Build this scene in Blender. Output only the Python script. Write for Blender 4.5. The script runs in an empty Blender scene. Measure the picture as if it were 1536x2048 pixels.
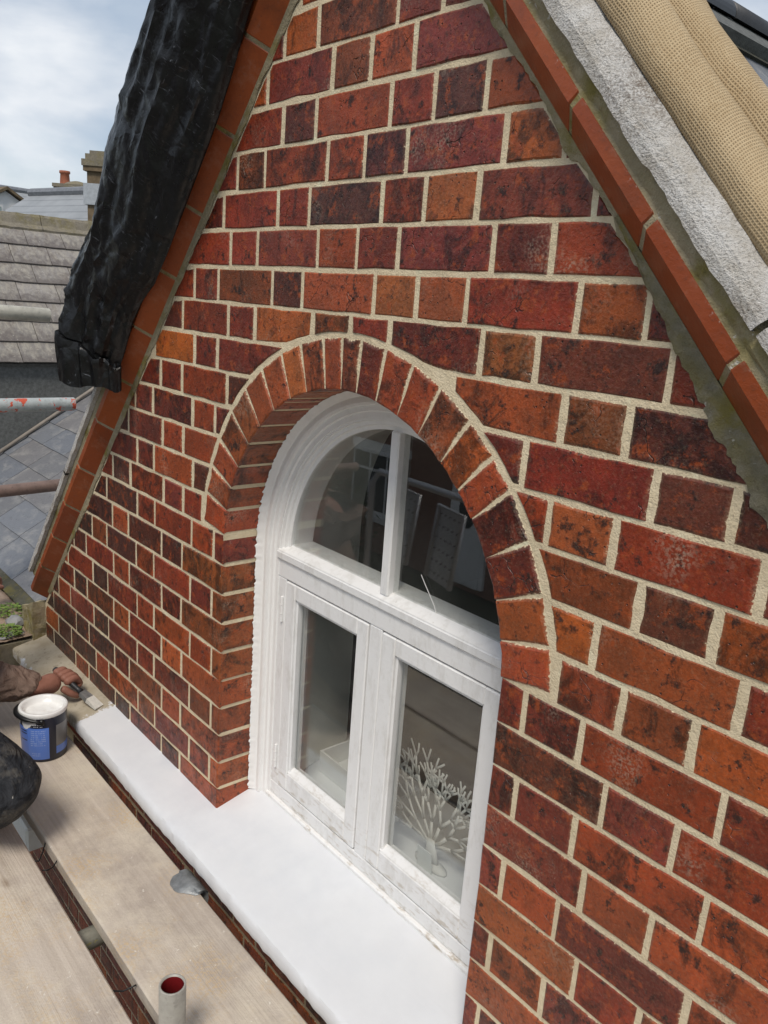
import bpy, bmesh, math, random
from mathutils import Vector, Matrix, noise

random.seed(7)
rnd = random.random
def U(a, b): return random.uniform(a, b)
sc = bpy.context.scene
COL = sc.collection

# ------------------------------------------------------------------ camera
cam_d = bpy.data.cameras.new("camera")
cam_d.sensor_fit = 'HORIZONTAL'
cam_d.sensor_width = 36.0
cam_d.lens = 1622.9 / 1536.0 * 36.0
cam_d.clip_start = 0.01
cam_d.clip_end = 2000.0
cam = bpy.data.objects.new("camera", cam_d)
COL.objects.link(cam)
cam.matrix_world = Matrix(((0.64520045, -0.23634273, 0.72653871, 1.60553),
                           (0.7606346, 0.10937164, -0.63990066, -0.91991),
                           (0.07177314, 0.96549467, 0.25033709, -0.42302),
                           (0, 0, 0, 1)))
sc.camera = cam

# ------------------------------------------------------------------ sky, sun, exposure
SUN_EL, SUN_AZ = math.radians(56), math.radians(38)      # azimuth measured from -y towards +x
world = bpy.data.worlds.new("World")
sc.world = world
world.use_nodes = True
wn, wl = world.node_tree.nodes, world.node_tree.links
wn.clear()
w_out = wn.new('ShaderNodeOutputWorld')
w_bg = wn.new('ShaderNodeBackground')
w_sky = wn.new('ShaderNodeTexSky')
w_sky.sky_type = 'NISHITA'
w_sky.sun_disc = False
w_sky.sun_elevation = SUN_EL
w_sky.sun_rotation = math.pi - SUN_AZ
w_sky.altitude = 20
w_sky.air_density = 1.0
w_sky.dust_density = 1.0
w_tc = wn.new('ShaderNodeTexCoord')
w_map = wn.new('ShaderNodeMapping')
w_map.inputs['Scale'].default_value = (1.0, 1.0, 2.1)
w_map.inputs['Location'].default_value = (0.9, 0.35, 0.1)
w_n = wn.new('ShaderNodeTexNoise')
w_n.inputs['Scale'].default_value = 3.1
w_n.inputs['Detail'].default_value = 7
w_n.inputs['Roughness'].default_value = 0.52
w_n.inputs['Distortion'].default_value = 0.25
w_r = wn.new('ShaderNodeValToRGB')
w_r.color_ramp.elements[0].position = 0.36
w_r.color_ramp.elements[0].color = (0.22, 0.22, 0.22, 1)
w_r.color_ramp.elements[1].position = 0.60
w_r.color_ramp.elements[1].color = (1, 1, 1, 1)
w_n2 = wn.new('ShaderNodeTexNoise')
w_n2.inputs['Scale'].default_value = 5.0
w_n2.inputs['Detail'].default_value = 5
w_r2 = wn.new('ShaderNodeValToRGB')
w_r2.color_ramp.elements[0].position = 0.35
w_r2.color_ramp.elements[0].color = (4.3, 5.15, 6.3, 1)
w_r2.color_ramp.elements[1].position = 0.62
w_r2.color_ramp.elements[1].color = (8.0, 8.3, 8.7, 1)
w_mix = wn.new('ShaderNodeMix')
w_mix.data_type = 'RGBA'
w_bg.inputs['Strength'].default_value = 0.10
wl.new(w_tc.outputs['Generated'], w_map.inputs['Vector'])
wl.new(w_map.outputs['Vector'], w_n.inputs['Vector'])
wl.new(w_map.outputs['Vector'], w_n2.inputs['Vector'])
wl.new(w_n.outputs['Fac'], w_r.inputs['Fac'])
wl.new(w_n2.outputs['Fac'], w_r2.inputs['Fac'])
wl.new(w_r.outputs['Color'], w_mix.inputs['Factor'])
wl.new(w_sky.outputs['Color'], w_mix.inputs[6])
wl.new(w_r2.outputs['Color'], w_mix.inputs[7])
wl.new(w_mix.outputs[2], w_bg.inputs['Color'])
wl.new(w_bg.outputs['Background'], w_out.inputs['Surface'])

sun_d = bpy.data.lights.new("sun", 'SUN')
sun_d.energy = 2.3
sun_d.angle = math.radians(16)
sun_d.color = (1.0, 0.93, 0.83)
sun = bpy.data.objects.new("sun", sun_d)
COL.objects.link(sun)
sun_dir = Vector((math.sin(SUN_AZ) * math.cos(SUN_EL), -math.cos(SUN_AZ) * math.cos(SUN_EL), math.sin(SUN_EL)))
sun.rotation_euler = sun_dir.to_track_quat('Z', 'Y').to_euler()
sun.location = (3, -6, 8)

sc.view_settings.view_transform = 'Standard'
sc.view_settings.look = 'None'
sc.view_settings.gamma = 1.0
sc.view_settings.use_curve_mapping = False
sc.view_settings.exposure = 0.12
sc.cycles.max_bounces = 8
sc.cycles.transparent_max_bounces = 12
sc.cycles.caustics_reflective = False
sc.cycles.caustics_refractive = False

# ------------------------------------------------------------------ node helper
class NT:
    def __init__(s, name):
        s.m = bpy.data.materials.new(name)
        s.m.use_nodes = True
        s.t = s.m.node_tree
        s.t.nodes.clear()
        s.out = s.n('ShaderNodeOutputMaterial')
        s.p = s.n('ShaderNodeBsdfPrincipled')
        s.l(s.p.outputs[0], s.out.inputs[0])
        s._obj = None
    def n(s, k, **kw):
        x = s.t.nodes.new(k)
        for a, b in kw.items(): setattr(x, a, b)
        return x
    def l(s, a, b): s.t.links.new(a, b)
    def setin(s, sock, v):
        if hasattr(v, 'is_output'): s.l(v, sock)
        else: sock.default_value = v
    def obj(s):
        if s._obj is None: s._obj = s.n('ShaderNodeTexCoord').outputs['Object']
        return s._obj
    def uv(s): return s.n('ShaderNodeTexCoord').outputs['UV']
    def mapping(s, vec, scale=(1, 1, 1), loc=(0, 0, 0), rot=(0, 0, 0)):
        x = s.n('ShaderNodeMapping')
        s.l(vec, x.inputs[0]); x.inputs['Scale'].default_value = scale
        s.setin(x.inputs['Location'], loc); x.inputs['Rotation'].default_value = rot
        return x.outputs[0]
    def noise(s, scale, vec=None, detail=4, rough=0.55, dist=0.0):
        x = s.n('ShaderNodeTexNoise')
        s.l(vec if vec is not None else s.obj(), x.inputs['Vector'])
        x.inputs['Scale'].default_value = scale; x.inputs['Detail'].default_value = detail
        x.inputs['Roughness'].default_value = rough; x.inputs['Distortion'].default_value = dist
        return x.outputs['Fac']
    def voro(s, scale, vec=None, feature='F1', out='Distance'):
        x = s.n('ShaderNodeTexVoronoi'); x.feature = feature
        s.l(vec if vec is not None else s.obj(), x.inputs['Vector'])
        x.inputs['Scale'].default_value = scale
        return x.outputs[out]
    def ramp(s, f, lo, hi, a=0.0, b=1.0):
        x = s.n('ShaderNodeMapRange'); x.clamp = True
        s.setin(x.inputs[0], f)
        for i, v in zip((1, 2, 3, 4), (lo, hi, a, b)): x.inputs[i].default_value = v
        return x.outputs[0]
    def math(s, op, a, b=0.0):
        x = s.n('ShaderNodeMath', operation=op); s.setin(x.inputs[0], a); s.setin(x.inputs[1], b)
        return x.outputs[0]
    def vmath(s, op, a, b):
        x = s.n('ShaderNodeVectorMath', operation=op); s.setin(x.inputs[0], a); s.setin(x.inputs[1], b)
        return x.outputs[0]
    def mix(s, f, a, b, blend='MIX'):
        x = s.n('ShaderNodeMix'); x.data_type = 'RGBA'; x.blend_type = blend
        s.setin(x.inputs[0], f)
        for i, v in ((6, a), (7, b)):
            if hasattr(v, 'is_output'): s.l(v, x.inputs[i])
            else: x.inputs[i].default_value = (*v, 1) if len(v) == 3 else v
        return x.outputs[2]
    def sep(s, v):
        x = s.n('ShaderNodeSeparateXYZ'); s.l(v, x.inputs[0]); return x.outputs
    def bump(s, h, strength=0.3, dist=0.002, normal=None):
        x = s.n('ShaderNodeBump'); s.l(h, x.inputs['Height'])
        x.inputs['Strength'].default_value = strength; x.inputs['Distance'].default_value = dist
        if normal is not None: s.l(normal, x.inputs['Normal'])
        return x.outputs[0]
    def fin(s, col=None, rough=0.6, normal=None, spec=0.4, metal=0.0):
        if col is not None:
            if hasattr(col, 'is_output'): s.l(col, s.p.inputs['Base Color'])
            else: s.p.inputs['Base Color'].default_value = (*col, 1)
        s.setin(s.p.inputs['Roughness'], rough)
        s.p.inputs['Specular IOR Level'].default_value = spec
        s.p.inputs['Metallic'].default_value = metal
        if normal is not None: s.l(normal, s.p.inputs['Normal'])
        return s.m

M = {}
def mat_brick():
    t = NT('brick_clay')
    info = t.n('ShaderNodeObjectInfo')
    cmb = t.n('ShaderNodeCombineXYZ')
    r = t.math('MULTIPLY', info.outputs['Random'], 37.0)
    for i in range(3): t.l(r, cmb.inputs[i])
    v = t.vmath('ADD', t.obj(), cmb.outputs[0])
    base = info.outputs['Color']
    n1 = t.noise(16, v, 5, 0.6)
    streak = t.noise(13, t.mapping(v, (1.5, 1, 1.1)), 6, 0.72, 0.8)
    fine = t.noise(190, v, 3, 0.65)
    mid = t.noise(46, v, 5, 0.72)
    c = t.mix(t.ramp(n1, 0.40, 0.60), base, t.mix(1.0, base, (1.5, 1.36, 1.2), 'MULTIPLY'))
    streak = t.math('ADD', streak, t.ramp(info.outputs['Random'], 0, 1, -0.09, 0.07))
    c = t.mix(t.ramp(streak, 0.50, 0.62, 0, 0.86), c, t.mix(1.0, base, (0.26, 0.30, 0.36), 'MULTIPLY'))
    c = t.mix(t.ramp(t.noise(34, t.vmath('ADD', v, (9, 3, 4)), 5, 0.75), 0.54, 0.64, 0, 0.7), c, (0.38, 0.075, 0.017))
    c = t.mix(t.ramp(t.math('ADD', mid, t.ramp(n1, 0.35, 0.65, -0.06, 0.05)), 0.56, 0.66, 0, 0.88), c, (0.014, 0.009, 0.008))
    c = t.mix(t.ramp(fine, 0.40, 0.68, 0, 0.5), c, t.mix(1.0, c, (0.45, 0.43, 0.42), 'MULTIPLY'))
    # small pits and shrinkage cracks
    pit = t.ramp(t.voro(85, v), 0.06, 0.16, 1, 0)
    pitm = t.math('MULTIPLY', pit, t.ramp(t.noise(24, v), 0.48, 0.56))
    wv = t.n('ShaderNodeTexNoise'); t.l(v, wv.inputs['Vector']); wv.inputs['Scale'].default_value = 30
    ck = t.n('ShaderNodeTexVoronoi'); ck.feature = 'DISTANCE_TO_EDGE'; ck.inputs['Scale'].default_value = 19
    dv = t.n('ShaderNodeVectorMath', operation='SCALE'); t.l(wv.outputs['Color'], dv.inputs[0]); dv.inputs['Scale'].default_value = 0.05
    t.l(t.vmath('ADD', v, dv.outputs[0]), ck.inputs['Vector'])
    crack = t.math('MULTIPLY', t.ramp(ck.outputs['Distance'], 0.003, 0.018, 0.75, 0), t.ramp(t.noise(15, t.vmath('ADD', v, (1, 6, 2)), 3), 0.57, 0.64))
    pitm = t.math('MAXIMUM', pitm, crack)
    c = t.mix(pitm, c, (0.010, 0.007, 0.007))
    # pale bloom in places
    bloom = t.math('MULTIPLY', t.ramp(t.noise(9, t.vmath('ADD', v, (3, 8, 1)), 3), 0.58, 0.75), t.ramp(t.noise(240, v, 2), 0.46, 0.62))
    c = t.mix(t.math('MULTIPLY', bloom, 0.45), c, (0.46, 0.36, 0.27))
    c = t.mix(t.ramp(t.noise(62, t.vmath('ADD', t.obj(), (2, 5, 7)), 2), 0.775, 0.79, 0, 0.9), c, (0.72, 0.70, 0.66))
    # mortar dragged over the arrises
    at = t.n('ShaderNodeAttribute'); at.attribute_name = 'edge'
    e = t.math('ADD', at.outputs['Fac'], t.math('MULTIPLY', t.math('SUBTRACT', t.noise(170, v, 4, 0.8), 0.5), 2.2))
    em = t.ramp(e, 0.60, 0.76)
    halo = t.ramp(e, 0.05, 0.75, 0, 0.30)
    c = t.mix(halo, c, (0.40, 0.29, 0.18))
    c = t.mix(em, c, (0.72, 0.60, 0.41))
    h = t.math('ADD', t.math('MULTIPLY', mid, 0.6), t.math('MULTIPLY', fine, 0.4))
    h = t.math('SUBTRACT', h, t.math('MULTIPLY', pitm, 0.9))
    nrm = t.bump(h, 0.75, 0.004)
    ro = t.math('ADD', t.ramp(mid, 0.35, 0.65, 0.30, 0.52), t.math('MULTIPLY', em, 0.35))
    return t.fin(c, ro, nrm, 0.44)
M['brick'] = mat_brick()

def mat_mortar(name, c1, c2, moss=0.0):
    t = NT(name)
    n1 = t.noise(60, None, 5, 0.65); n2 = t.noise(350, None, 2); n3 = t.noise(6, None, 3)
    c = t.mix(t.ramp(n1, 0.3, 0.7), c1, c2)
    c = t.mix(t.ramp(n2, 0.62, 0.75, 0, 0.5), c, tuple(x * 0.45 for x in c1))
    c = t.mix(t.ramp(t.noise(9, None, 4, 0.6), 0.36, 0.66, 0, 0.55), c, tuple(x * 0.84 for x in c2))
    c = t.mix(t.ramp(t.noise(21, None, 4, 0.6), 0.58, 0.72, 0, 0.6), c, tuple(min(0.8, x * 1.22) for x in c1))
    if moss:
        c = t.mix(t.math('MULTIPLY', t.ramp(n3, 0.42, 0.6, 0, moss), t.ramp(t.noise(35), 0.35, 0.6)), c, (0.20, 0.165, 0.03))
        c = t.mix(t.ramp(t.noise(13, None, 5, 0.7), 0.6, 0.72, 0, 0.8), c, (0.045, 0.042, 0.032))
        c = t.mix(t.ramp(t.noise(48, None, 4, 0.7), 0.66, 0.72, 0, 0.8), c, (0.55, 0.53, 0.48))
    h = t.math('ADD', t.math('MULTIPLY', n1, 0.7), t.math('MULTIPLY', n2, 0.3))
    return t.fin(c, 0.92, t.bump(h, 0.9, 0.005), 0.2)
M['mortar'] = mat_mortar('sand_mortar', (0.78, 0.665, 0.47), (0.66, 0.545, 0.365))
M['old_mortar'] = mat_mortar('old_grey_mortar', (0.42, 0.36, 0.25), (0.31, 0.265, 0.175), 0.8)

def mat_terra():
    t = NT('terracotta')
    info = t.n('ShaderNodeObjectInfo')
    n1 = t.noise(9, None, 4); n2 = t.noise(130, None, 3, 0.7)
    c = t.mix(t.ramp(n1, 0.35, 0.65), (0.335, 0.068, 0.012), (0.385, 0.090, 0.020))
    c = t.mix(t.ramp(info.outputs['Random'], 0, 1, 0, 0.7), c, (0.22, 0.040, 0.011))
    c = t.mix(t.ramp(t.noise(6, t.vmath('ADD', t.obj(), t.vmath('MULTIPLY', info.outputs['Location'], (3, 3, 3))), 5, 0.7), 0.52, 0.72, 0, 0.6), c, (0.10, 0.032, 0.014))
    c = t.mix(t.ramp(n2, 0.58, 0.72, 0, 0.5), c, (0.10, 0.035, 0.02))
    c = t.mix(t.math('MULTIPLY', t.ramp(t.noise(20, None, 4, 0.7), 0.56, 0.72), 0.28), c, (0.46, 0.30, 0.21))
    at = t.n('ShaderNodeAttribute'); at.attribute_name = 'edge'
    e = t.math('ADD', at.outputs['Fac'], t.math('MULTIPLY', t.math('SUBTRACT', t.noise(170, None, 3), 0.5), 1.2))
    c = t.mix(t.ramp(e, 0.62, 0.85, 0, 0.75), c, (0.50, 0.38, 0.33))
    return t.fin(c, t.ramp(n1, 0.3, 0.7, 0.28, 0.5), t.bump(n2, 0.4, 0.002), 0.5)
M['terra'] = mat_terra()

def mat_coping():
    t = NT('lichened_coping_stone')
    n1 = t.noise(5, None, 3); n2 = t.noise(330, None, 3, 0.7); n3 = t.noise(26, None, 5, 0.7)
    c = t.mix(t.ramp(n3, 0.35, 0.62), (0.56, 0.52, 0.46), (0.74, 0.72, 0.69))
    c = t.mix(t.ramp(n2, 0.52, 0.68, 0, 0.6), c, (0.18, 0.15, 0.125))
    c = t.mix(t.math('MULTIPLY', t.ramp(n1, 0.50, 0.66), t.ramp(n2, 0.40, 0.56, 0, .8)), c, (0.20, 0.155, 0.12))
    c = t.mix(t.ramp(t.noise(18, None, 5, 0.7), 0.50, 0.70, 0, 0.7), c, (0.74, 0.73, 0.71))
    return t.fin(c, 0.95, t.bump(t.math('ADD', n2, n3), 1.0, 0.006), 0.15)
M['coping'] = mat_coping()

def mat_sill():
    t = NT('sill_paint_and_bare_stone')
    x = t.sep(t.n('ShaderNodeNewGeometry').outputs['Position'])
    n1 = t.noise(14, None, 5, 0.6); n2 = t.noise(120, None, 3)
    stone = t.mix(t.ramp(n1, 0.35, 0.65), (0.36, 0.31, 0.225), (0.46, 0.41, 0.32))
    stone = t.mix(t.ramp(t.noise(40, None, 5, 0.7), 0.56, 0.70, 0, 0.8), stone, (0.17, 0.14, 0.10))
    paint = t.mix(t.ramp(n1, 0.35, 0.7), (0.665, 0.68, 0.705), (0.72, 0.733, 0.752))
    edge = t.math('ADD', x[0], t.math('MULTIPLY', t.math('SUBTRACT', t.noise(28, None, 5, 0.7), 0.5), 0.16))
    mask = t.ramp(edge, -0.665, -0.650)
    fr = t.math('ADD', x[1], t.math('MULTIPLY', t.noise(20, None, 4), 0.05))
    mask2 = t.math('MAXIMUM', mask, t.math('MULTIPLY', t.ramp(fr, -0.094, -0.088, 1, 0), t.ramp(t.noise(15, None, 4), 0.30, 0.42)))
    c = t.mix(mask2, stone, paint)
    brush = t.noise(120, t.mapping(t.obj(), (0.05, 1, 1)), 4, 0.6, 0.3)
    nb = t.bump(t.math('ADD', t.math('MULTIPLY', n1, 0.25), t.math('ADD', t.math('MULTIPLY', n2, 0.10), t.math('MULTIPLY', brush, 0.16))), 0.45, 0.006)
    c = t.mix(t.math('MULTIPLY', mask2, t.ramp(t.noise(3.2, None, 4, 0.6), 0.42, 0.66, 0, 0.5)), c, (0.68, 0.683, 0.69))
    c = t.mix(t.ramp(t.noise(75, None, 4, 0.7), 0.735, 0.76, 0, 0.5), c, (0.38, 0.36, 0.33))
    return t.fin(c, t.ramp(mask2, 0, 1, 0.9, 0.42), nb, 0.4)
M['sill'] = mat_sill()

def mat_paint(name, c1=(0.80, 0.795, 0.78), dirt=0.5, rough=0.42, wear=False):
    t = NT(name)
    n1 = t.noise(7, None, 4); n2 = t.noise(38, t.mapping(t.obj(), (1, 1, 0.35)), 5, 0.7)
    c = t.mix(t.ramp(n2, 0.50, 0.72, 0, dirt), c1, tuple(k * f for k, f in zip(c1, (0.72, 0.70, 0.66))))
    c = t.mix(t.ramp(t.noise(90, None, 5, 0.75), 0.66, 0.74, 0, dirt), c, (0.30, 0.26, 0.20))
    if wear:
        z = t.sep(t.n('ShaderNodeNewGeometry').outputs['Position'])[2]
        low = t.ramp(z, -1.66, -1.50, 1, 0)
        m = t.math('MULTIPLY', low, t.ramp(t.noise(30, t.mapping(t.obj(), (0.6, 1, 2.6)), 5, 0.75), 0.54, 0.66, 0, 0.75))
        c = t.mix(m, c, (0.38, 0.30, 0.20))
    at = t.n('ShaderNodeAttribute'); at.attribute_name = 'edge'
    c = t.mix(t.math('MULTIPLY', at.outputs['Fac'], t.ramp(t.noise(60, None, 4), 0.4, 0.6, 0.15, 0.75)), c, (0.30, 0.24, 0.17))
    return t.fin(c, rough, t.bump(t.math('ADD', n2, t.noise(130)), 0.28, 0.002), 0.4)
M['wood_white'] = mat_paint('aged_white_gloss_wood', (0.80, 0.795, 0.785), dirt=0.6, wear=True)
M['frame_white'] = mat_paint('white_frame_paint', (0.82, 0.81, 0.79), 0.25)

def mat_simple(name, c, rough=0.6, spec=0.4, metal=0.0, var=0.25, scale=20, bump=0.2, dark=None):
    t = NT(name)
    n = t.noise(scale, None, 5, 0.6)
    d = dark if dark else tuple(k * (1 - var) for k in c)
    col = t.mix(t.ramp(n, 0.32, 0.68), d, c)
    return t.fin(col, rough, t.bump(t.noise(scale * 5, None, 3), bump, 0.002), spec, metal)

def mat_glass():
    t = NT('window_glass')
    t.t.nodes.remove(t.p)
    geo = t.n('ShaderNodeNewGeometry')
    dp = t.n('ShaderNodeVectorMath', operation='DOT_PRODUCT'); t.l(geo.outputs['Normal'], dp.inputs[0]); t.l(geo.outputs['Incoming'], dp.inputs[1])
    om = t.math('SUBTRACT', 1.0, t.math('ABSOLUTE', dp.outputs['Value']))
    fres = t.math('ADD', 0.085, t.math('MULTIPLY', t.math('POWER', om, 5.0), 0.91))
    tr = t.n('ShaderNodeBsdfTransparent'); tr.inputs[0].default_value = (0.975, 0.985, 0.98, 1)
    gl = t.n('ShaderNodeBsdfGlossy'); gl.inputs['Roughness'].default_value = 0.0
    gl.inputs[0].default_value = (1, 1, 1, 1)
    df = t.n('ShaderNodeBsdfDiffuse'); df.inputs[0].default_value = (0.5, 0.5, 0.47, 1)
    mx = t.n('ShaderNodeMixShader'); t.l(fres, mx.inputs[0]); t.l(tr.outputs[0], mx.inputs[1]); t.l(gl.outputs[0], mx.inputs[2])
    dust = t.math('MULTIPLY', t.ramp(t.noise(420, None, 2), 0.69, 0.74), t.ramp(t.noise(12, None, 3), 0.40, 0.65, 0.1, 0.6))
    dust = t.math('ADD', dust, t.ramp(t.noise(7, None, 4), 0.35, 0.75, 0.008, 0.035))
    at = t.n('ShaderNodeAttribute'); at.attribute_name = 'edge'
    film = t.math('MULTIPLY', at.outputs['Fac'], t.ramp(t.noise(30, None, 4, 0.7), 0.3, 0.7, 0.05, 0.5))
    m2 = t.n('ShaderNodeMixShader'); t.l(t.math('MAXIMUM', dust, film), m2.inputs[0]); t.l(mx.outputs[0], m2.inputs[1]); t.l(df.outputs[0], m2.inputs[2])
    t.l(m2.outputs[0], t.out.inputs[0])
    return t.m
M['glass'] = mat_glass()

def mat_tarp():
    t = NT('black_polythene')
    n1 = t.noise(20, None, 5, 0.7, 0.6)
    sv = t.mapping(t.obj(), (1, 1, 1), (0, 0, 0), (0.2, 0.7, 0.3))
    a = t.noise(42, t.mapping(sv, (6.0, 0.5, 0.6)), 4, 0.65, 1.0)
    b = t.noise(38, t.mapping(sv, (0.4, 4.0, 6.0)), 4, 0.65, 1.0)
    scr = t.math('MAXIMUM', t.ramp(a, 0.64, 0.69), t.ramp(b, 0.65, 0.70))
    scr = t.math('MULTIPLY', scr, t.ramp(t.noise(5, None, 2), 0.4, 0.6, 0.25, 1))
    dusty = t.ramp(t.noise(8, None, 5, 0.7), 0.45, 0.7, 0, 0.22)
    c = t.mix(dusty, (0.0045, 0.0046, 0.0052), (0.032, 0.033, 0.036))
    c = t.mix(t.math('MULTIPLY', scr, 0.4), c, (0.30, 0.32, 0.36))
    dn_ = t.n('ShaderNodeTexNoise'); t.l(t.obj(), dn_.inputs['Vector']); dn_.inputs['Scale'].default_value = 9
    ds_ = t.n('ShaderNodeVectorMath', operation='SCALE'); t.l(dn_.outputs['Color'], ds_.inputs[0]); ds_.inputs['Scale'].default_value = 0.12
    cv_ = t.vmath('ADD', t.mapping(t.obj(), (1.3, 1.0, 0.8)), ds_.outputs[0])
    cre = t.voro(9, cv_, 'DISTANCE_TO_EDGE'); cre2 = t.voro(26, cv_, 'F1')
    nrm = t.bump(t.math('ADD', t.ramp(cre, 0.0, 0.5, 0, 1.0), t.math('MULTIPLY', cre2, 0.22)), 0.42, 0.016)
    nrm = t.bump(n1, 0.22, 0.012, nrm)
    nrm = t.bump(t.noise(60, None, 3, 0.6, 0.4), 0.16, 0.004, nrm)
    return t.fin(c, t.ramp(n1, 0.3, 0.7, 0.24, 0.44), nrm, 0.45)
M['tarp'] = mat_tarp()

def mat_hessian():
    t = NT('hessian_weave')
    uv = t.sep(t.uv())
    k = 2 * math.pi / 0.0041
    wob = t.math('MULTIPLY', t.math('SUBTRACT', t.noise(16, None, 3), 0.5), 0.010)
    wu = t.math('SINE', t.math('MULTIPLY', t.math('ADD', uv[0], wob), k))
    wv = t.math('SINE', t.math('MULTIPLY', t.math('ADD', uv[1], wob), k))
    yarn = t.math('MAXIMUM', wu, wv)
    hole = t.ramp(yarn, -0.75, 0.05, 1, 0)
    n = t.noise(10, None, 4); nf = t.noise(220, None, 3)
    c = t.mix(t.ramp(n, 0.3, 0.7), (0.40, 0.29, 0.165), (0.49, 0.37, 0.225))
    c = t.mix(t.ramp(nf, 0.4, 0.7, 0, 0.35), c, (0.66, 0.54, 0.35))
    c = t.mix(t.math('MULTIPLY', hole, t.ramp(t.noise(14, None, 3), 0.35, 0.65, 0.45, 0.95)), c, (0.13, 0.085, 0.045))
    nrm = t.bump(yarn, 0.55, 0.0012)
    return t.fin(c, 0.9, nrm, 0.15)
M['hessian'] = mat_hessian()

def mat_board(seed):
    t = NT('scaffold_board_wood')
    info = t.n('ShaderNodeObjectInfo')
    cm = t.n('ShaderNodeCombineXYZ'); t.l(t.math('MULTIPLY', info.outputs['Random'], 50), cm.inputs[1])
    v = t.vmath('ADD', t.obj(), cm.outputs[0])
    g = t.noise(60, t.mapping(v, (0.022, 1, 1)), 4, 0.6, 0.3)
    g2 = t.noise(210, t.mapping(v, (0.012, 1, 1)), 3, 0.6)
    patch = t.ramp(t.noise(4.5, t.mapping(v, (0.5, 1, 1)), 3), 0.40, 0.62)
    c = t.mix(t.ramp(g, 0.38, 0.62), (0.45, 0.385, 0.32), (0.55, 0.48, 0.405))
    c = t.mix(t.math('MULTIPLY', t.ramp(g2, 0.52, 0.66, 0, 0.42), patch), c, (0.36, 0.29, 0.22))
    c = t.mix(t.ramp(t.noise(3.0, t.vmath('ADD', v, (3, 3, 1)), 5, 0.7), 0.48, 0.64, 0, 0.6), c, (0.36, 0.305, 0.26))
    kn = t.n('ShaderNodeTexVoronoi'); t.l(t.mapping(v, (1.2, 3.2, 3.2)), kn.inputs['Vector']); kn.inputs['Scale'].default_value = 2.0
    c = t.mix(t.ramp(kn.outputs['Distance'], 0.02, 0.075, 0.8, 0), c, (0.22, 0.15, 0.10))
    # dried mortar dust, sand and splashes
    c = t.mix(t.ramp(t.noise(5, v, 6, 0.75), 0.45, 0.64, 0, 0.75), c, (0.62, 0.55, 0.445))
    c = t.mix(t.math('MULTIPLY', t.ramp(t.noise(6, t.vmath('ADD', v, (7, 1, 2)), 4), 0.50, 0.68), t.ramp(t.noise(150, v, 4, 0.7), 0.45, 0.60, 0, 0.75)), c, (0.55, 0.40, 0.23))
    c = t.mix(t.ramp(t.noise(60, v, 4, 0.7), 0.66, 0.72, 0, 0.7), c, (0.76, 0.72, 0.64))
    c = t.mix(t.ramp(t.noise(38, t.vmath('ADD', v, (4, 4, 4)), 5, 0.75), 0.71, 0.76, 0, 0.6), c, (0.16, 0.12, 0.09))
    nrm = t.bump(t.math('ADD', t.math('MULTIPLY', g2, patch), t.math('MULTIPLY', t.noise(190, v, 3), 0.6)), 0.6, 0.003)
    return t.fin(c, 0.9, nrm, 0.2)
M['board'] = mat_board(0)

def mat_slate(name, cols, pale=0.4):
    t = NT(name)
    info = t.n('ShaderNodeObjectInfo')
    cm = t.n('ShaderNodeCombineXYZ')
    r = t.math('MULTIPLY', info.outputs['Random'], 31)
    for i in range(3): t.l(r, cm.inputs[i])
    v = t.vmath('ADD', t.obj(), cm.outputs[0])
    rr = t.n('ShaderNodeValToRGB'); t.l(info.outputs['Random'], rr.inputs[0])
    el = rr.color_ramp.elements
    el[0].color = (*cols[0], 1); el[1].color = (*cols[-1], 1)
    for i, c in enumerate(cols[1:-1]):
        e = el.new((i + 1) / (len(cols) - 1)); e.color = (*c, 1)
    n1 = t.noise(9, t.mapping(v, (1, 1.6, 1.6)), 5, 0.65, 0.4); n2 = t.noise(60, v, 4, 0.65)
    c = t.mix(t.ramp(n1, 0.5, 0.72, 0, pale), rr.outputs[0], (0.46, 0.44, 0.40))
    c = t.mix(t.ramp(n2, 0.56, 0.72, 0, 0.5), c, tuple(k * 0.45 for k in cols[0]))
    return t.fin(c, 0.55, t.bump(t.math('ADD', n1, n2), 0.5, 0.004), 0.4)
M['slate'] = mat_slate('blue_grey_slate', [(0.145, 0.155, 0.175), (0.165, 0.175, 0.195), (0.15, 0.152, 0.16), (0.175, 0.168, 0.17), (0.16, 0.172, 0.192)], 0.35)
def mat_pale():
    t = NT('weathered_pale_slate')
    info = t.n('ShaderNodeObjectInfo'); cm = t.n('ShaderNodeCombineXYZ'); r = t.math('MULTIPLY', info.outputs['Random'], 31)
    for i in range(3): t.l(r, cm.inputs[i])
    v = t.vmath('ADD', t.obj(), cm.outputs[0])
    streak = t.noise(15, t.mapping(v, (0.9, 2.4, 0.9)), 6, 0.7, 0.6)
    c = t.mix(t.ramp(info.outputs['Random'], 0, 1), (0.20, 0.185, 0.17), (0.28, 0.26, 0.245))
    c = t.mix(t.ramp(streak, 0.42, 0.62, 0, 0.75), c, (0.37, 0.34, 0.285))
    c = t.mix(t.ramp(t.noise(11, t.vmath('ADD', v, (5, 2, 1)), 6, 0.75, 0.5), 0.50, 0.66, 0, 0.8), c, (0.16, 0.135, 0.12))
    at = t.n('ShaderNodeAttribute'); at.attribute_name = 'edge'
    e = t.math('ADD', at.outputs['Fac'], t.math('MULTIPLY', t.math('SUBTRACT', t.noise(30, v, 4), 0.5), 1.2))
    c = t.mix(t.ramp(e, 0.55, 0.95, 0, 0.8), c, (0.12, 0.105, 0.10))
    c = t.mix(t.ramp(t.noise(55, v, 4, 0.7), 0.66, 0.72, 0, 0.8), c, (0.62, 0.60, 0.55))
    return t.fin(c, .8, t.bump(t.math('ADD', streak, t.noise(60, v, 4)), .6, .006), .25)
M['slate_pale'] = mat_pale()
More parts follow.
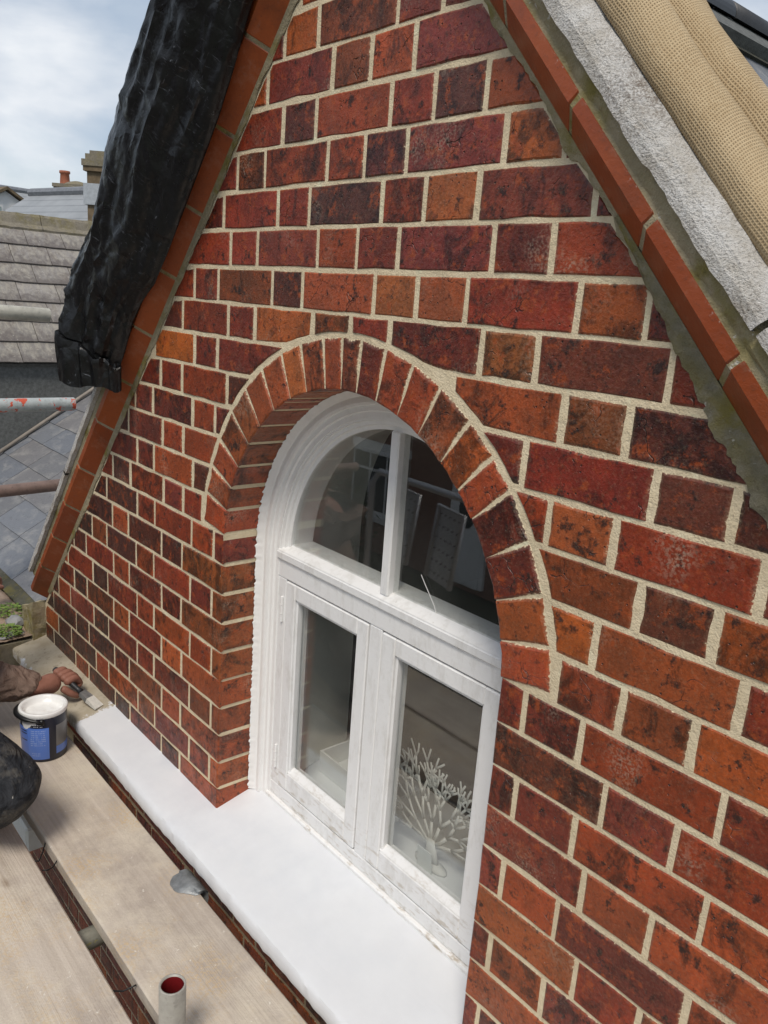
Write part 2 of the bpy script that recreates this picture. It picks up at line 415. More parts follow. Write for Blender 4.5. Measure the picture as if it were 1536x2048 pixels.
M['felt'] = mat_simple('mineral_felt', (0.165, 0.17, 0.165), 0.95, 0.15, 0, 0.4, 60, 0.8)
M['tube'] = mat_simple('galvanised_tube', (0.44, 0.44, 0.41), 0.5, 0.5, 0.25, 0.3, 30, 0.2)
M['moss_stone'] = mat_mortar('mossy_coping', (0.27, 0.24, 0.19), (0.18, 0.16, 0.125), 0.35)
M['lead'] = mat_simple('lead_sheet', (0.24, 0.25, 0.27), 0.5, 0.4, 0.2, 0.3, 12, 0.2)
M['black'] = mat_simple('black_clay', (0.028, 0.03, 0.034), 0.45, 0.5, 0, 0.4, 20, 0.2)

# ------------------------------------------------------------------ object helpers
ORG = {}
def link(o, parent=None, org=(0, 0, 0)):
    COL.objects.link(o)
    org = Vector(org)
    ORG[o.name] = org
    if parent is not None:
        o.parent = parent
        o.location = org - ORG[parent.name]
    else:
        o.location = org
    return o
def root(name, loc, label, cat, group=None):
    o = bpy.data.objects.new(name, None)
    o.empty_display_size = 0.1
    link(o, None, loc)
    tag(o, label, cat, group)
    return o
def tag(o, label=None, cat=None, group=None, kind=None):
    if label: o['label'] = label
    if cat: o['category'] = cat
    if group: o['group'] = group
    if kind: o['kind'] = kind
    return o
def mk(name, vs, fs, mat, parent=None, org=None, smooth=False, edge=None, uv=None):
    if org is None:
        n = len(vs)
        xs = [v[0] for v in vs]; ys = [v[1] for v in vs]; zs = [v[2] for v in vs]
        org = ((min(xs) + max(xs)) / 2, (min(ys) + max(ys)) / 2, min(zs) if parent is None else (min(zs) + max(zs)) / 2)
    me = bpy.data.meshes.new(name)
    me.from_pydata([(v[0] - org[0], v[1] - org[1], v[2] - org[2]) for v in vs], [], fs)
    if edge is not None:
        a = me.attributes.new('edge', 'FLOAT', 'POINT')
        a.data.foreach_set('value', edge)
    if uv is not None:
        l = me.uv_layers.new(name='UVMap')
        for lp in me.loops: l.data[lp.index].uv = uv[lp.vertex_index]
    if isinstance(mat, (list, tuple)):
        for m in mat: me.materials.append(m)
    else: me.materials.append(mat)
    if smooth: me.polygons.foreach_set('use_smooth', [True] * len(me.polygons))
    me.update()
    return link(bpy.data.objects.new(name, me), parent, org)

class G:
    """collects shapes into one mesh"""
    def __init__(s): s.v = []; s.f = []; s.e = []
    def add(s, vs, fs, e=None):
        b = len(s.v); s.v += [tuple(v) for v in vs]; s.f += [tuple(i + b for i in f) for f in fs]
        s.e += e if e else [0.0] * len(vs)
        return s
    def box(s, a, b, c=0.0):
        """axis box with chamfer c on all edges"""
        x0, y0, z0 = [min(a[i], b[i]) for i in range(3)]; x1, y1, z1 = [max(a[i], b[i]) for i in range(3)]
        if c <= 0:
            vs = [(x, y, z) for z in (z0, z1) for y in (y0, y1) for x in (x0, x1)]
            return s.add(vs, [(0, 2, 3, 1), (4, 5, 7, 6), (0, 1, 5, 4), (2, 6, 7, 3), (0, 4, 6, 2), (1, 3, 7, 5)])
        bm = bmesh.new(); bmesh.ops.create_cube(bm, size=1)
        for v in bm.verts: v.co = Vector(((x0 + x1) / 2 + v.co.x * (x1 - x0), (y0 + y1) / 2 + v.co.y * (y1 - y0), (z0 + z1) / 2 + v.co.z * (z1 - z0)))
        bmesh.ops.bevel(bm, geom=list(bm.edges), offset=c, segments=1, affect='EDGES')
        bm.verts.index_update()
        s.add([v.co[:] for v in bm.verts], [tuple(v.index for v in f.verts) for f in bm.faces]); bm.free()
        return s
    def tube(s, pts, r, n=12, cap=True, flat=1.0):
        pts = [Vector(p) for p in pts]; rs = r if isinstance(r, (list, tuple)) else [r] * len(pts)
        vs = []; fs = []; up = None
        for i, p in enumerate(pts):
            d = (pts[min(i + 1, len(pts) - 1)] - pts[max(i - 1, 0)]).normalized()
            if up is None: up = d.orthogonal().normalized()
            up = (up - d * up.dot(d)).normalized(); w = d.cross(up)
            for k in range(n):
                a = 2 * math.pi * k / n
                vs.append(p + (up * math.cos(a) + w * math.sin(a) * flat) * rs[i])
        for i in range(len(pts) - 1):
            for k in range(n):
                a = i * n + k; b = i * n + (k + 1) % n
                fs.append((a, b, b + n, a + n))
        if cap:
            fs.append(tuple(range(n - 1, -1, -1))); m = (len(pts) - 1) * n; fs.append(tuple(range(m, m + n)))
        return s.add(vs, fs)
    def lathe(s, prof, c, n=40):
        vs = []; fs = []
        for r, z in prof:
            for k in range(n):
                a = 2 * math.pi * k / n; vs.append((c[0] + r * math.cos(a), c[1] + r * math.sin(a), z))
        for i in range(len(prof) - 1):
            for k in range(n):
                a = i * n + k; b = i * n + (k + 1) % n; fs.append((a, b, b + n, a + n))
        return s.add(vs, fs)
    def prism(s, poly, ext, axis=1):
        """poly: list of 3d points, ext: vector"""
        n = len(poly); e = Vector(ext)
        vs = [Vector(p) for p in poly] + [Vector(p) + e for p in poly]
        fs = [tuple(range(n)), tuple(range(2 * n - 1, n - 1, -1))] + [((i + 1) % n, i, i + n, (i + 1) % n + n) for i in range(n)]
        return s.add(vs, fs)
    def make(s, name, mat, parent=None, smooth=False, org=None, edge=False):
        return mk(name, s.v, s.f, mat, parent, org, smooth, s.e if edge else None)

def fix_normals(o):
    bm = bmesh.new(); bm.from_mesh(o.data); bmesh.ops.recalc_face_normals(bm, faces=bm.faces); bm.to_mesh(o.data); bm.free()

# ------------------------------------------------------------------ geometry of the gable
CX, ZC, RI, RE = 0.4336, -1.019, 0.4336, 0.5285
WL, WR = 0.0, 0.8672
AX, AZ = 0.4133, 0.321                # apex of the brickwork
CO, SI = 0.6644, 0.7474               # rake 48.4 degrees
ZS = -1.706                           # foot of the brickwork on the sill
def uR(x, z): return (x - AX) * SI + (z - AZ) * CO
def uL(x, z): return -(x - AX) * SI + (z - AZ) * CO
def PR(s, u, v): return (AX + s * CO + u * SI, -v, AZ - s * SI + u * CO)
def PL(s, u, v): return (AX - s * CO - u * SI, -v, AZ - s * SI + u * CO)

gable = root('brick_gable', (0.42, 0.1, ZS), 'red brick dormer gable with sandy mortar, arched window and terracotta verge tiles', 'gable')

def clip(poly, f):
    out = []
    for i in range(len(poly)):
        a, b = poly[i], poly[(i + 1) % len(poly)]
        fa, fb = f(*a), f(*b)
        if fa <= 0: out.append(a)
        if (fa < 0) != (fb < 0) and fa != fb:
            t = fa / (fa - fb); out.append((a[0] + (b[0] - a[0]) * t, a[1] + (b[1] - a[1]) * t))
    return out
def area(p): return 0.5 * sum(p[i][0] * p[(i + 1) % len(p)][1] - p[(i + 1) % len(p)][0] * p[i][1] for i in range(len(p)))
PAL = [((0.185, 0.029, 0.013), 24), ((0.235, 0.042, 0.013), 24), ((0.135, 0.023, 0.013), 16), ((0.275, 0.058, 0.015), 18),
       ((0.085, 0.022, 0.013), 11), ((0.32, 0.080, 0.018), 7), ((0.16, 0.030, 0.019), 10), ((0.17, 0.044, 0.014), 9)]
def pick():
    t = U(0, sum(w for _, w in PAL))
    for c, w in PAL:
        t -= w
        if t <= 0: break
    k = U(0.80, 1.2)
    return (c[0] * k, c[1] * k * U(0.92, 1.08), c[2] * k * U(0.92, 1.08), 1)
def brick(name, poly, parent, depth=0.03, y0=0.0, color=None, jit=0.0014, seg=0.052, inset=0.0048, arris=None, plane=None):
    """poly in (x,z), CCW or CW; front faces -y"""
    if len(poly) < 3 or abs(area(poly)) < 0.00035: return None
    if area(poly) < 0: poly = poly[::-1]
    pts = []
    for i in range(len(poly)):
        a, b = poly[i], poly[(i + 1) % len(poly)]
        L = math.hypot(b[0] - a[0], b[1] - a[1])
        if L < 4e-3: continue
        n = max(1, round(L / seg))
        for k in range(n):
            t = k / n; pts.append((a[0] + (b[0] - a[0]) * t, a[1] + (b[1] - a[1]) * t, k == 0))
    n = len(pts)
    if n < 3: return None
    nor = []
    for i in range(n):
        a = pts[i - 1]; b = pts[(i + 1) % n]
        tx, tz = b[0] - a[0], b[1] - a[1]; L = math.hypot(tx, tz) or 1
        nor.append((-tz / L, tx / L))           # inward for CCW
    o_ = []; q_ = []; arr_ = []
    gx = sum(p[0] for p in pts) / n; gz = sum(p[1] for p in pts) / n
    xs_ = [p[0] for p in poly]; zs_ = [p[1] for p in poly]
    odd = abs(area(poly)) < 0.93 * (max(xs_) - min(xs_)) * (max(zs_) - min(zs_))
    for i, (x, z, cor) in enumerate(pts):
        ar = (arris == 'l' and abs(x - WL) < 1e-4) or (arris == 'r' and abs(x - WR) < 1e-4) or (arris == 'v' and abs(math.hypot(x - CX, z - ZC) - RI) < 2e-3)
        arr_.append(ar)
        j = U(-jit, jit); kk = inset * (0.4 if ar else 1.0) * (1.75 if cor else 1.0) * U(0.85, 1.15)
        o_.append((x + nor[i][0] * j, z + nor[i][1] * j))
        if (len(poly) == 4 and not odd) or arris: q_.append((x + nor[i][0] * (kk + j), z + nor[i][1] * (kk + j)))
        else:
            dx, dz = gx - x, gz - z; dl = math.hypot(dx, dz) or 1
            st_ = min(kk * 1.35, 0.3 * dl); q_.append((x + dx / dl * st_, z + dz / dl * st_))
    dy = U(-0.0010, 0.0004); sx, sz = U(-.005, .005), U(-.006, .006)
    cx = sum(p[0] for p in pts) / n; cz = sum(p[1] for p in pts) / n
    vs = [(x, y0 + dy + sx * (x - cx) + sz * (z - cz), z) for x, z in q_] + [(x, y0 + (0.0016 if arr_[i] else 0.0034), z) for i, (x, z) in enumerate(o_)]
    e = [0.0] * n + [0.1 if a_ else 1.0 for a_ in arr_]
    fs = [tuple(range(n - 1, -1, -1)) if False else tuple(range(n))]
    for i in range(n):
        j = (i + 1) % n
        fs.append((j, i, n + i, n + j))
    if depth > 0.05:
        if arris == 'v':       # voussoir: narrow the joint faces so the soffit shows its joints
            def sh(x, z, k=0.0036):
                a_ = math.atan2(z - ZC, x - CX); r_ = math.hypot(x - CX, z - ZC); am = math.atan2(cz - ZC, cx - CX)
                d_ = a_ - am; d_ -= math.copysign(min(abs(d_), k / r_), d_)
                return CX + r_ * math.cos(am + d_), ZC + r_ * math.sin(am + d_)
        else:
            def sh(x, z, k=0.0036): return x, z - math.copysign(min(abs(z - cz), k), z - cz)
        o2 = [sh(x, z) for x, z in o_]
        vs += [(x, y0 + 0.009, z) for x, z in o2] + [(x, y0 + depth, z) for x, z in o2]
        e += [0.05 if a_ else 0.4 for a_ in arr_] + [0.05 if a_ else 0.4 for a_ in arr_]
        for r in (1, 2):
            for i in range(n):
                j = (i + 1) % n; fs.append((r * n + j, r * n + i, (r + 1) * n + i, (r + 1) * n + j))
    else:
        vs += [(x, y0 + depth, z) for x, z in o_]; e += [1.0] * n
        for i in range(n):
            j = (i + 1) % n; fs.append((n + j, n + i, 2 * n + i, 2 * n + j))
    o = mk(name, vs, fs, M['brick'], parent, (cx, y0 + depth / 2, cz), False, e)
    o.color = color or pick()
    if color: o.color = (color[0] * 1.1, color[1] * 1.0, color[2] * 0.88, 1)
    return o

JH = 0.0015      # half joint
ROWS = {
 'A': [0.291, 0.505, 0.607], 'B': [0.341, 0.445, 0.551], 'C': [0.19, 0.295, 0.503, 0.606, 0.713],
 'D': [0.024, 0.13, 0.337, 0.443, 0.55, 0.759], 'E': [-0.029, 0.181, 0.286, 0.497, 0.602, 0.715],
 'F': [0.004, 0.11, 0.32, 0.437, 0.546, 0.758, 0.865], 'G': [-0.156, -0.048, 0.17, 0.276, 0.491, 0.6, 0.713, 0.92, 1.026],
 'H': [-0.213, -0.001, 0.108, 0.316, 0.431, 0.539, 0.754, 0.861, 1.07], 'I': [-0.152, -0.046, 0.70, 0.919, 1.022],
 'J': [-0.331, -0.214, 0.002, 0.859, 1.074, 1.18], 'K': [-0.376, -0.158, -0.049, 0.915, 1.026, 1.228],
 'L': [-0.53, -0.319, -0.206, 1.077, 1.184], 'M': [-0.473, -0.37, -0.153, 1.02, 1.231],
 'N': [-0.641, -0.519, -0.312, -0.203, -0.103, 0.966, 1.076, 1.181], 'O': [-0.686, -0.475, -0.364, -0.155, -0.046, 0.916, 1.02, 1.234],
 'P': [-0.646, -0.535, -0.323, -0.206, 1.071, 1.181], 'Q': [-0.806, -0.692, -0.483, -0.37, -0.161, -0.05, 0.919, 1.031, 1.236],
 'R': [-0.859, -0.643, -0.531, -0.322, -0.208, 1.06, 1.17], 'S': [-1.027, -0.806, -0.689, -0.478, -0.37, -0.158, -0.045, 0.915, 1.023, 1.237],
 'T': [-0.971, -0.859, -0.647, -0.533, -0.321, -0.205, 1.069, 1.177],
 'U': [-1.123, -1.011, -0.805, -0.687, -0.48, -0.37, -0.159, -0.044, 0.907, 1.019],
 'V': [-1.179, -0.962, -0.85, -0.644, -0.536, -0.32, -0.208, 1.066, 1.172],
 'W': [-1.136, -1.013, -0.795, -0.692, -0.475, -0.363, -0.156, -0.046, 0.90, 1.012],
 'X': [-1.19, -0.977, -0.859, -0.643, -0.533, -0.321, -0.21, 1.067, 1.175]}
def grow(j):
    j = list(j)
    g = (j[1] - j[0]); w = 0.213 if g < 0.16 else 0.109
    while j[0] > -1.45:
        j.insert(0, j[0] - w); w = 0.322 - w
    g = (j[-1] - j[-2]); w = 0.213 if g < 0.16 else 0.109
    while j[-1] < 1.9:
        j.append(j[-1] + w); w = 0.322 - w
    return j
ORANGE = (0.30, 0.085, 0.024, 1); BROWN = (0.17, 0.055, 0.02, 1); DRED = (0.115, 0.022, 0.016, 1); VDARK = (0.05, 0.02, 0.017, 1); MAROON = (0.15, 0.03, 0.026, 1)
TONE = {('D', 0.815): (0.28, 0.080, 0.020, 1), ('E', 0.655): (0.27, 0.085, 0.028, 1), ('G', 0.545): (0.25, 0.085, 0.03, 1), ('G', 0.655): (0.22, 0.065, 0.028, 1),
        ('H', 0.81): (0.19, 0.07, 0.024, 1), ('I', 0.8): (0.24, 0.06, 0.022, 1), ('H', 0.96): (0.10, 0.028, 0.018, 1), ('I', 0.97): (0.13, 0.045, 0.017, 1), ('I', 1.14): (0.09, 0.024, 0.017, 1),
        ('J', 0.96): (0.16, 0.024, 0.016, 1), ('J', 1.13): (0.10, 0.03, 0.02, 1), ('K', 0.97): (0.24, 0.07, 0.026, 1), ('K', 1.13): (0.19, 0.032, 0.014, 1),
        ('L', 1.02): (0.16, 0.032, 0.02, 1), ('L', 1.13): (0.10, 0.032, 0.019, 1), ('M', 1.12): (0.20, 0.055, 0.02, 1), ('N', 1.02): (0.20, 0.045, 0.02, 1),
        ('N', 1.13): (0.16, 0.045, 0.018, 1), ('F', 0.65): MAROON, ('B', 0.63): MAROON, ('D', 0.66): MAROON, ('C', 0.66): (0.07, 0.024, 0.019, 1), ('C', 0.76): MAROON,
        ('D', 0.50): (0.09, 0.022, 0.019, 1), ('E', 0.39): (0.07, 0.025, 0.02, 1), ('E', 0.80): (0.14, 0.032, 0.02, 1), ('G', 0.38): (0.24, 0.06, 0.026, 1), ('F', 0.93): (0.12, 0.024, 0.018, 1),
        ('V', 0.96): (0.22, 0.06, 0.022, 1), ('T', 0.96): (0.22, 0.065, 0.022, 1), ('S', 1.13): (0.10, 0.022, 0.016, 1), ('R', 1.115): (0.2, 0.05, 0.02, 1)}
ROWS = {'a': [0.30, 0.41, 0.515], 'b': [0.245, 0.455, 0.56], 'c': [0.30, 0.51, 0.615], 'd': [0.23, 0.335, 0.55], **ROWS}
for i, (rk, j) in enumerate(ROWS.items(), -4):
    zb = -0.075 * i + U(-.001, .001); zt = zb + 0.075
    z0, z1 = zb + JH, zt - JH
    if rk == 'X': z0 = ZS - 0.012
    arr = rk in 'OPQRSTUVWX'
    jj = grow(j)
    spans = []
    for a, b in zip(jj, jj[1:]):
        if arr:
            if b > WL and a < WR:
                if a < WL - 0.02: spans.append((a, WL, 'l'))
                if b > WR + 0.02: spans.append((WR, b, 'r'))
                continue
        if rk in 'HIJKLMN' and a < CX - 0.02 and b > CX + 0.02 and b - a > 0.3:
            spans += [(a, CX, ''), (CX, b, '')]; continue
        spans.append((a, b, ''))
    for a, b, k in spans:
        x0 = a + (JH if k != 'r' else 0); x1 = b - (JH if k != 'l' else 0)
        poly = None
        RJ = RE + 0.0085
        if rk == 'H' and b > 0.1 and a < 0.8:
            xs = [x0 + (x1 - x0) * t / 5 for t in range(6)]
            lo = []
            for x in xs:
                d = RJ * RJ - (x - CX) ** 2
                lo.append(max(z0, ZC + math.sqrt(d)) if d > 0 else z0)
            keep = [(x, l) for x, l in zip(xs, lo) if l < z1 - 0.006]
            if len(keep) < 2: continue
            poly = keep + [(keep[-1][0], z1), (keep[0][0], z1)]
        elif rk in 'IJKLMN':
            zz = [z0 + (z1 - z0) * t / 3 for t in range(4)]
            rows = []
            for z in zz:
                d = RJ * RJ - (z - ZC) ** 2
                h = math.sqrt(d) if d > 0 else 0
                l, r = x0, x1
                mid = (x0 + x1) / 2
                if h > 0:
                    if mid > CX: l = max(l, CX + h)
                    else: r = min(r, CX - h)
                if r - l > 0.004: rows.append((l, r, z))
            if len(rows) < 2: continue
            poly = [(l, z) for l, r, z in rows] + [(r, z) for l, r, z in rows[::-1]]
            poly = poly[::-1]
        else:
            poly = [(x0, z0), (x1, z0), (x1, z1), (x0, z1)]
        w1 = U(0.001, 0.010); w2 = U(0.006, 0.012)
        poly = clip(poly, lambda x, z: uR(x, z) + w1)
        if len(poly) < 3: continue
        poly = clip(poly, lambda x, z: uL(x, z) + w2)
        if len(poly) < 3: continue
        poly = clip(poly, lambda x, z: -1.275 - x)
        poly = clip(poly, lambda x, z: x - 1.62) if len(poly) > 2 else poly
        if len(poly) < 3: continue
        mx = (a + b) / 2
        col = None
        for (r_, xx), c in TONE.items():
            if r_ == rk and abs(xx - mx) < 0.03: col = c
        if col is None and mx < -0.55 and rnd() < 0.30 + 0.25 * (mx < -0.9): col = (0.055 * U(.7, 1.2), 0.021, 0.018, 1)
        if col is None and k == 'l' and rnd() < .8: col = (0.23 * U(.8, 1.1), 0.058 * U(.9, 1.1), 0.02, 1)
        brick('brick', poly, gable, 0.104 if k else 0.03, 0.0, col, arris=k or None)

# arch ring
ANG = [174.2, 166, 158, 150, 140.6, 132, 123.3, 114.6, 107, 98.9, 92.4, 86.5, 79, 71, 63, 54, 46.2, 39.5, 30.7, 22, 13.6, 5.8]
for i, (a, b) in enumerate(zip(ANG, ANG[1:])):
    hi, ho = math.degrees(JH / RI), math.degrees(JH / RE)
    P = []
    for r, h in ((RI, hi), (RE, ho)):
        n = 3
        arc = [(a - h) + ((b + h) - (a - h)) * t / n for t in range(n + 1)]
        pts = [(CX + r * math.cos(math.radians(q)), ZC + r * math.sin(math.radians(q))) for q in arc]
        P += pts if r == RI else pts[::-1]
    c = (U(.19, .26), U(.05, .064), U(.02, .026), 1)
    m = (a + b) / 2
    if abs(m - 82.7) < 2 or abs(m - 35) < 3 or abs(m - 26) < 3: c = (0.095, 0.019, 0.013, 1)
    if abs(m - 50) < 2: c = (0.34, 0.085, 0.022, 1)
    if abs(m - 110.8) < 2: c = (0.30, 0.095, 0.03, 1)
    o = brick('voussoir', P, gable, 0.104, -0.001, c, seg=0.06, arris='v')

# mortar bed behind the bricks, with the arched opening cut out
def mortar_plate():
    bm = bmesh.new()
    def loop(pts):
        vs = [bm.verts.new((x, 0.0016, z)) for x, z in pts]
        return [bm.edges.new((vs[i], vs[(i + 1) % len(vs)])) for i in range(len(vs))], vs
    outer = [(-1.275, ZS - 0.012), (1.75, ZS - 0.012)]
    xr = 1.75; zr = AZ - (xr - AX) * SI / CO
    outer += [(xr, zr), (AX, AZ), (-1.275, AZ - (AX + 1.275) * SI / CO)]
    # split off the opening: the sill line is shared, so build a hole that stops just above the base
    R = RI + 0.0014
    hole = [(CX - R, ZS + 0.0)]
    n = 48
    hole += [(CX - R * math.cos(math.pi * k / n), ZC + R * math.sin(math.pi * k / n)) for k in range(n + 1)]
    hole += [(CX + R, ZS + 0.0)]
    e1, v1 = loop(outer); e2, v2 = loop(hole)
    bmesh.ops.triangle_fill(bm, edges=e1 + e2, use_beauty=True)
    # reveal
    back = [bm.verts.new((v.co.x, 0.12, v.co.z)) for v in v2]
    for i in range(len(v2) - 1):
        bm.faces.new((v2[i], v2[i + 1], back[i + 1], back[i]))
    me_v = [v.co[:] for v in bm.verts]; bm.verts.index_update()
    fs = [tuple(v.index for v in f.verts) for f in bm.faces]
    bm.free()
    return me_v, fs
vs, fs = mortar_plate()
mortar = mk('mortar', vs, fs, M['mortar'], gable)
fix_normals(mortar)

# verge tiles, fillets, coping
PROF = [(0.000, 0.001), (0.0385, 0.043), (0.056, 0.043), (0.056, -0.06), (0.000, -0.06)]
def tile(P, s0, s1, col=None):
    g = []; e = []
    c = 0.0025
    pr = []
    for k, (u, v) in enumerate(PROF): pr.append((u, v))
    rings = []
    for s, sh in ((s0, c), (s0 + c, 0), (s1 - c, 0), (s1, c)):
        for k, (u, v) in enumerate(pr):
            cu = sum(p[0] for p in pr) / 5; cv = sum(p[1] for p in pr) / 5
            d = math.hypot(cu - u, cv - v)
            g.append(P(s, u + (cu - u) / d * sh, v + (cv - v) / d * sh)); e.append(0.55 if k == 2 else 0.0)
    n = 5; fs = []
    for r in range(3):
        for k in range(n):
            a = r * n + k; b = r * n + (k + 1) % n; fs.append((a, b, b + n, a + n))
    fs.append(tuple(range(n))); fs.append(tuple(range(4 * n - 1, 3 * n - 1, -1)))
    o = mk('verge_tile', g, fs, M['terra'], gable, None, False, e)
    fix_normals(o)
    return o
sR = [-0.03, 0.145, 0.337, 0.529, 0.716, 0.921, 1.127, 1.32, 1.51, 1.70, 1.89]
sR = [0.03, 0.217, 0.407, 0.577, 0.7700, 0.971, 1.165, 1.36, 1.55, 1.74]
def s_of(x, z): return abs(x - AX) * CO - (z - AZ) * SI
jr = [s_of(0.904, -0.17), s_of(1.028, -0.32), s_of(1.159, -0.469)]
sr = [jr[0] - 0.197 * k for k in (3, 2, 1)] + jr + [jr[-1] + 0.197 * k for k in (1, 2, 3, 4)]
jl = [s_of(0.144, .018), s_of(.021, -.124), s_of(-.119, -.264), s_of(-.239, -.407), s_of(-.365, -.553), s_of(-.49, -.69), s_of(-.617, -.83), s_of(-.767, -.986),
      s_of(-.902, -1.125), s_of(-1.024, -1.266), s_of(-1.148, -1.41), s_of(-1.272, -1.535)]
sl = [jl[0] - 0.19 * k for k in (2, 1)] + jl
for P, S in ((PR, sr), (PL, sl)):
    for a, b in zip(S, S[1:]):
        if a > -0.02: tile(P, a + 0.0035, b - 0.0035)

def strip(name, P, s0, s1, prof, mat, jit, step=0.025, seed=0, parent=gable, taper=None):
    """swept strip; prof = list of (u, v, jitter scale)"""
    n = int((s1 - s0) / step) + 1; g = []; fs = []; m = len(prof)
    for i in range(n + 1):
        s = s0 + (s1 - s0) * i / n
        for k, (u, v, j) in enumerate(prof):
            w = noise.noise(Vector((s * 11, k * 1.1 + seed, 1.7))) + 0.5 * noise.noise(Vector((s * 40, k * 2.1 + seed, 5.7))) + 0.35 * noise.noise(Vector((s * 110, k * 3.1 + seed, 5.7)))
            if taper:
                tp_ = max(0.0, min(1.0, (s - taper[0]) / (taper[1] - taper[0]))); u_ = u * tp_ if u < 0 else u
            else: tp_ = 1.0; u_ = u
            g.append(P(s, u_ + w * j * jit * tp_, v + 0.25 * noise.noise(Vector((s * 25, k * 5 + seed, 9))) * jit * j))
    for i in range(n):
        for k in range(m - 1):
            a = i * m + k; fs.append((a, a + 1, a + m + 1, a + m))
    o = mk(name, g, fs, mat, parent, None, False)
    fix_normals(o)
    return o
M['moss_mortar'] = mat_mortar('mossy_dark_mortar', (0.30, 0.27, 0.20), (0.17, 0.155, 0.105), 0.9)
strip('mossy_fillet', PR, 0.83, 1.95, [(-0.028, 0.0016, 1.0), (-0.014, 0.007, 0.6), (0.000, 0.006, 0.1), (0.005, 0.0070, 0)], M['moss_mortar'], 0.017, 0.006, 17, gable, (0.80, 1.12))
strip('mortar_fillet', PR, 0.0, 1.95, [(-0.007, 0.0002, 1.0), (-0.004, 0.0022, 0.5), (0.000, 0.0035, 0.1), (0.004, 0.0052, 0)], M['old_mortar'], 0.016, 0.008, 1)
strip('mortar_fillet', PL, 0.0, 2.46, [(-0.010, 0.0002, 1.0), (-0.005, 0.0025, 0.4), (0.000, 0.0038, 0.1), (0.004, 0.0052, 0)], M['old_mortar'], 0.008, 0.012, 7)
strip('joint_backing', PR, 0.0, 1.95, [(-0.001, -0.002, 0), (0.0375, 0.0405, 0.3), (0.0545, 0.0412, 0.2), (0.0545, -0.05, 0)], M['old_mortar'], 0.004, 0.012, 3)
strip('joint_backing', PL, 0.0, 2.44, [(-0.001, -0.002, 0), (0.0375, 0.0405, 0.3), (0.0545, 0.0412, 0.2), (0.0545, -0.05, 0)], M['old_mortar'], 0.004, 0.012, 4)
strip('bedding_mortar', PR, 0.0, 1.95, [(0.053, 0.0415, 0.2), (0.062, 0.040, 1), (0.072, 0.043, 1), (0.085, 0.044, 0.3), (0.095, 0.02, 0)], M['old_mortar'], 0.006, 0.012, 11)
strip('bedding_mortar', PL, 0.0, 2.44, [(0.053, 0.0415, 0.2), (0.062, 0.038, 1), (0.072, 0.040, 1), (0.085, 0.040, 0.3), (0.095, 0.02, 0)], M['old_mortar'], 0.006, 0.012, 13)
CP = [(0.080, 0.030, 0.3), (0.081, 0.053, 1.0), (0.094, 0.054, 0.6), (0.1065, 0.047, 0.5), (0.122, 0.028, 0.5), (0.136, 0.004, 0.5), (0.147, -0.04, 0.5), (0.151, -0.11, 0.5), (0.146, -0.2, 0.5), (0.12, -0.24, 0.2), (-0.02, -0.24, 0)]
jc = s_of(1.27, -0.44) - 0.02
for P, cuts, sd in ((PR, [0.0, 0.42, 1.075, 1.95], 21), (PL, [0.0, 0.6, 1.2, 1.85, 2.44], 33)):
    for a, b in zip(cuts, cuts[1:]):
        o = strip('coping_stone', P, a + 0.004, b - 0.004, CP, M['coping'], 0.006, 0.012, sd + a)
strip('wall_core', PR, -0.05, 1.95, [(0.13, -0.06, 0), (-0.3, -0.06, 0)], M['old_mortar'], 0.0, 0.3, 4)

# ------------------------------------------------------------------ sill
def sill():
    xs = [-1.297 + 0.012 * i for i in range(int(3.0 / 0.012))]
    # cross section (y, z): top slopes to the front, rounded nose, drip
    prof = [(0.135, ZS + 0.032), (0.10, ZS + 0.024), (0.05, ZS + 0.012), (0.0, ZS + 0.0), (-0.04, ZS - 0.009), (-0.08, ZS - 0.018), (-0.104, ZS - 0.0235), (-0.111, ZS - 0.0265),
            (-0.115, ZS - 0.033), (-0.116, ZS - 0.056), (-0.112, ZS - 0.068), (-0.10, ZS - 0.074), (-0.03, ZS - 0.072), (0.06, ZS - 0.072)]
    vs = []; fs = []; m = len(prof)
    for i, x in enumerate(xs):
        for k, (y, z) in enumerate(prof):
            f = 1.0 if 5 < k < 12 else 0.25
            a = noise.noise(Vector((x * 6, k * 0.25, 2))) * 0.0022 * f + noise.noise(Vector((x * 38, k * 0.5, 7))) * 0.0022 * f
            b = noise.noise(Vector((x * 6, k * 0.3, 12))) * 0.0012 * (0.5 + f) + noise.noise(Vector((x * 50, k * 0.9, 17))) * 0.0009 * f
            vs.append((x, y + a, z + b))
    for i in range(len(xs) - 1):
        for k in range(m - 1):
            a = i * m + k; fs.append((a, a + 1, a + m + 1, a + m))
    fs.append(tuple(range(m)))
    o = mk('window_sill', vs, fs, M['sill'], None, (0.2, 0, ZS - 0.075), True)
    fix_normals(o); o.data.set_sharp_from_angle(angle=math.radians(35))
    tag(o, 'long stone window sill, freshly painted white with a bare left end', 'window sill')
    return o
sill()

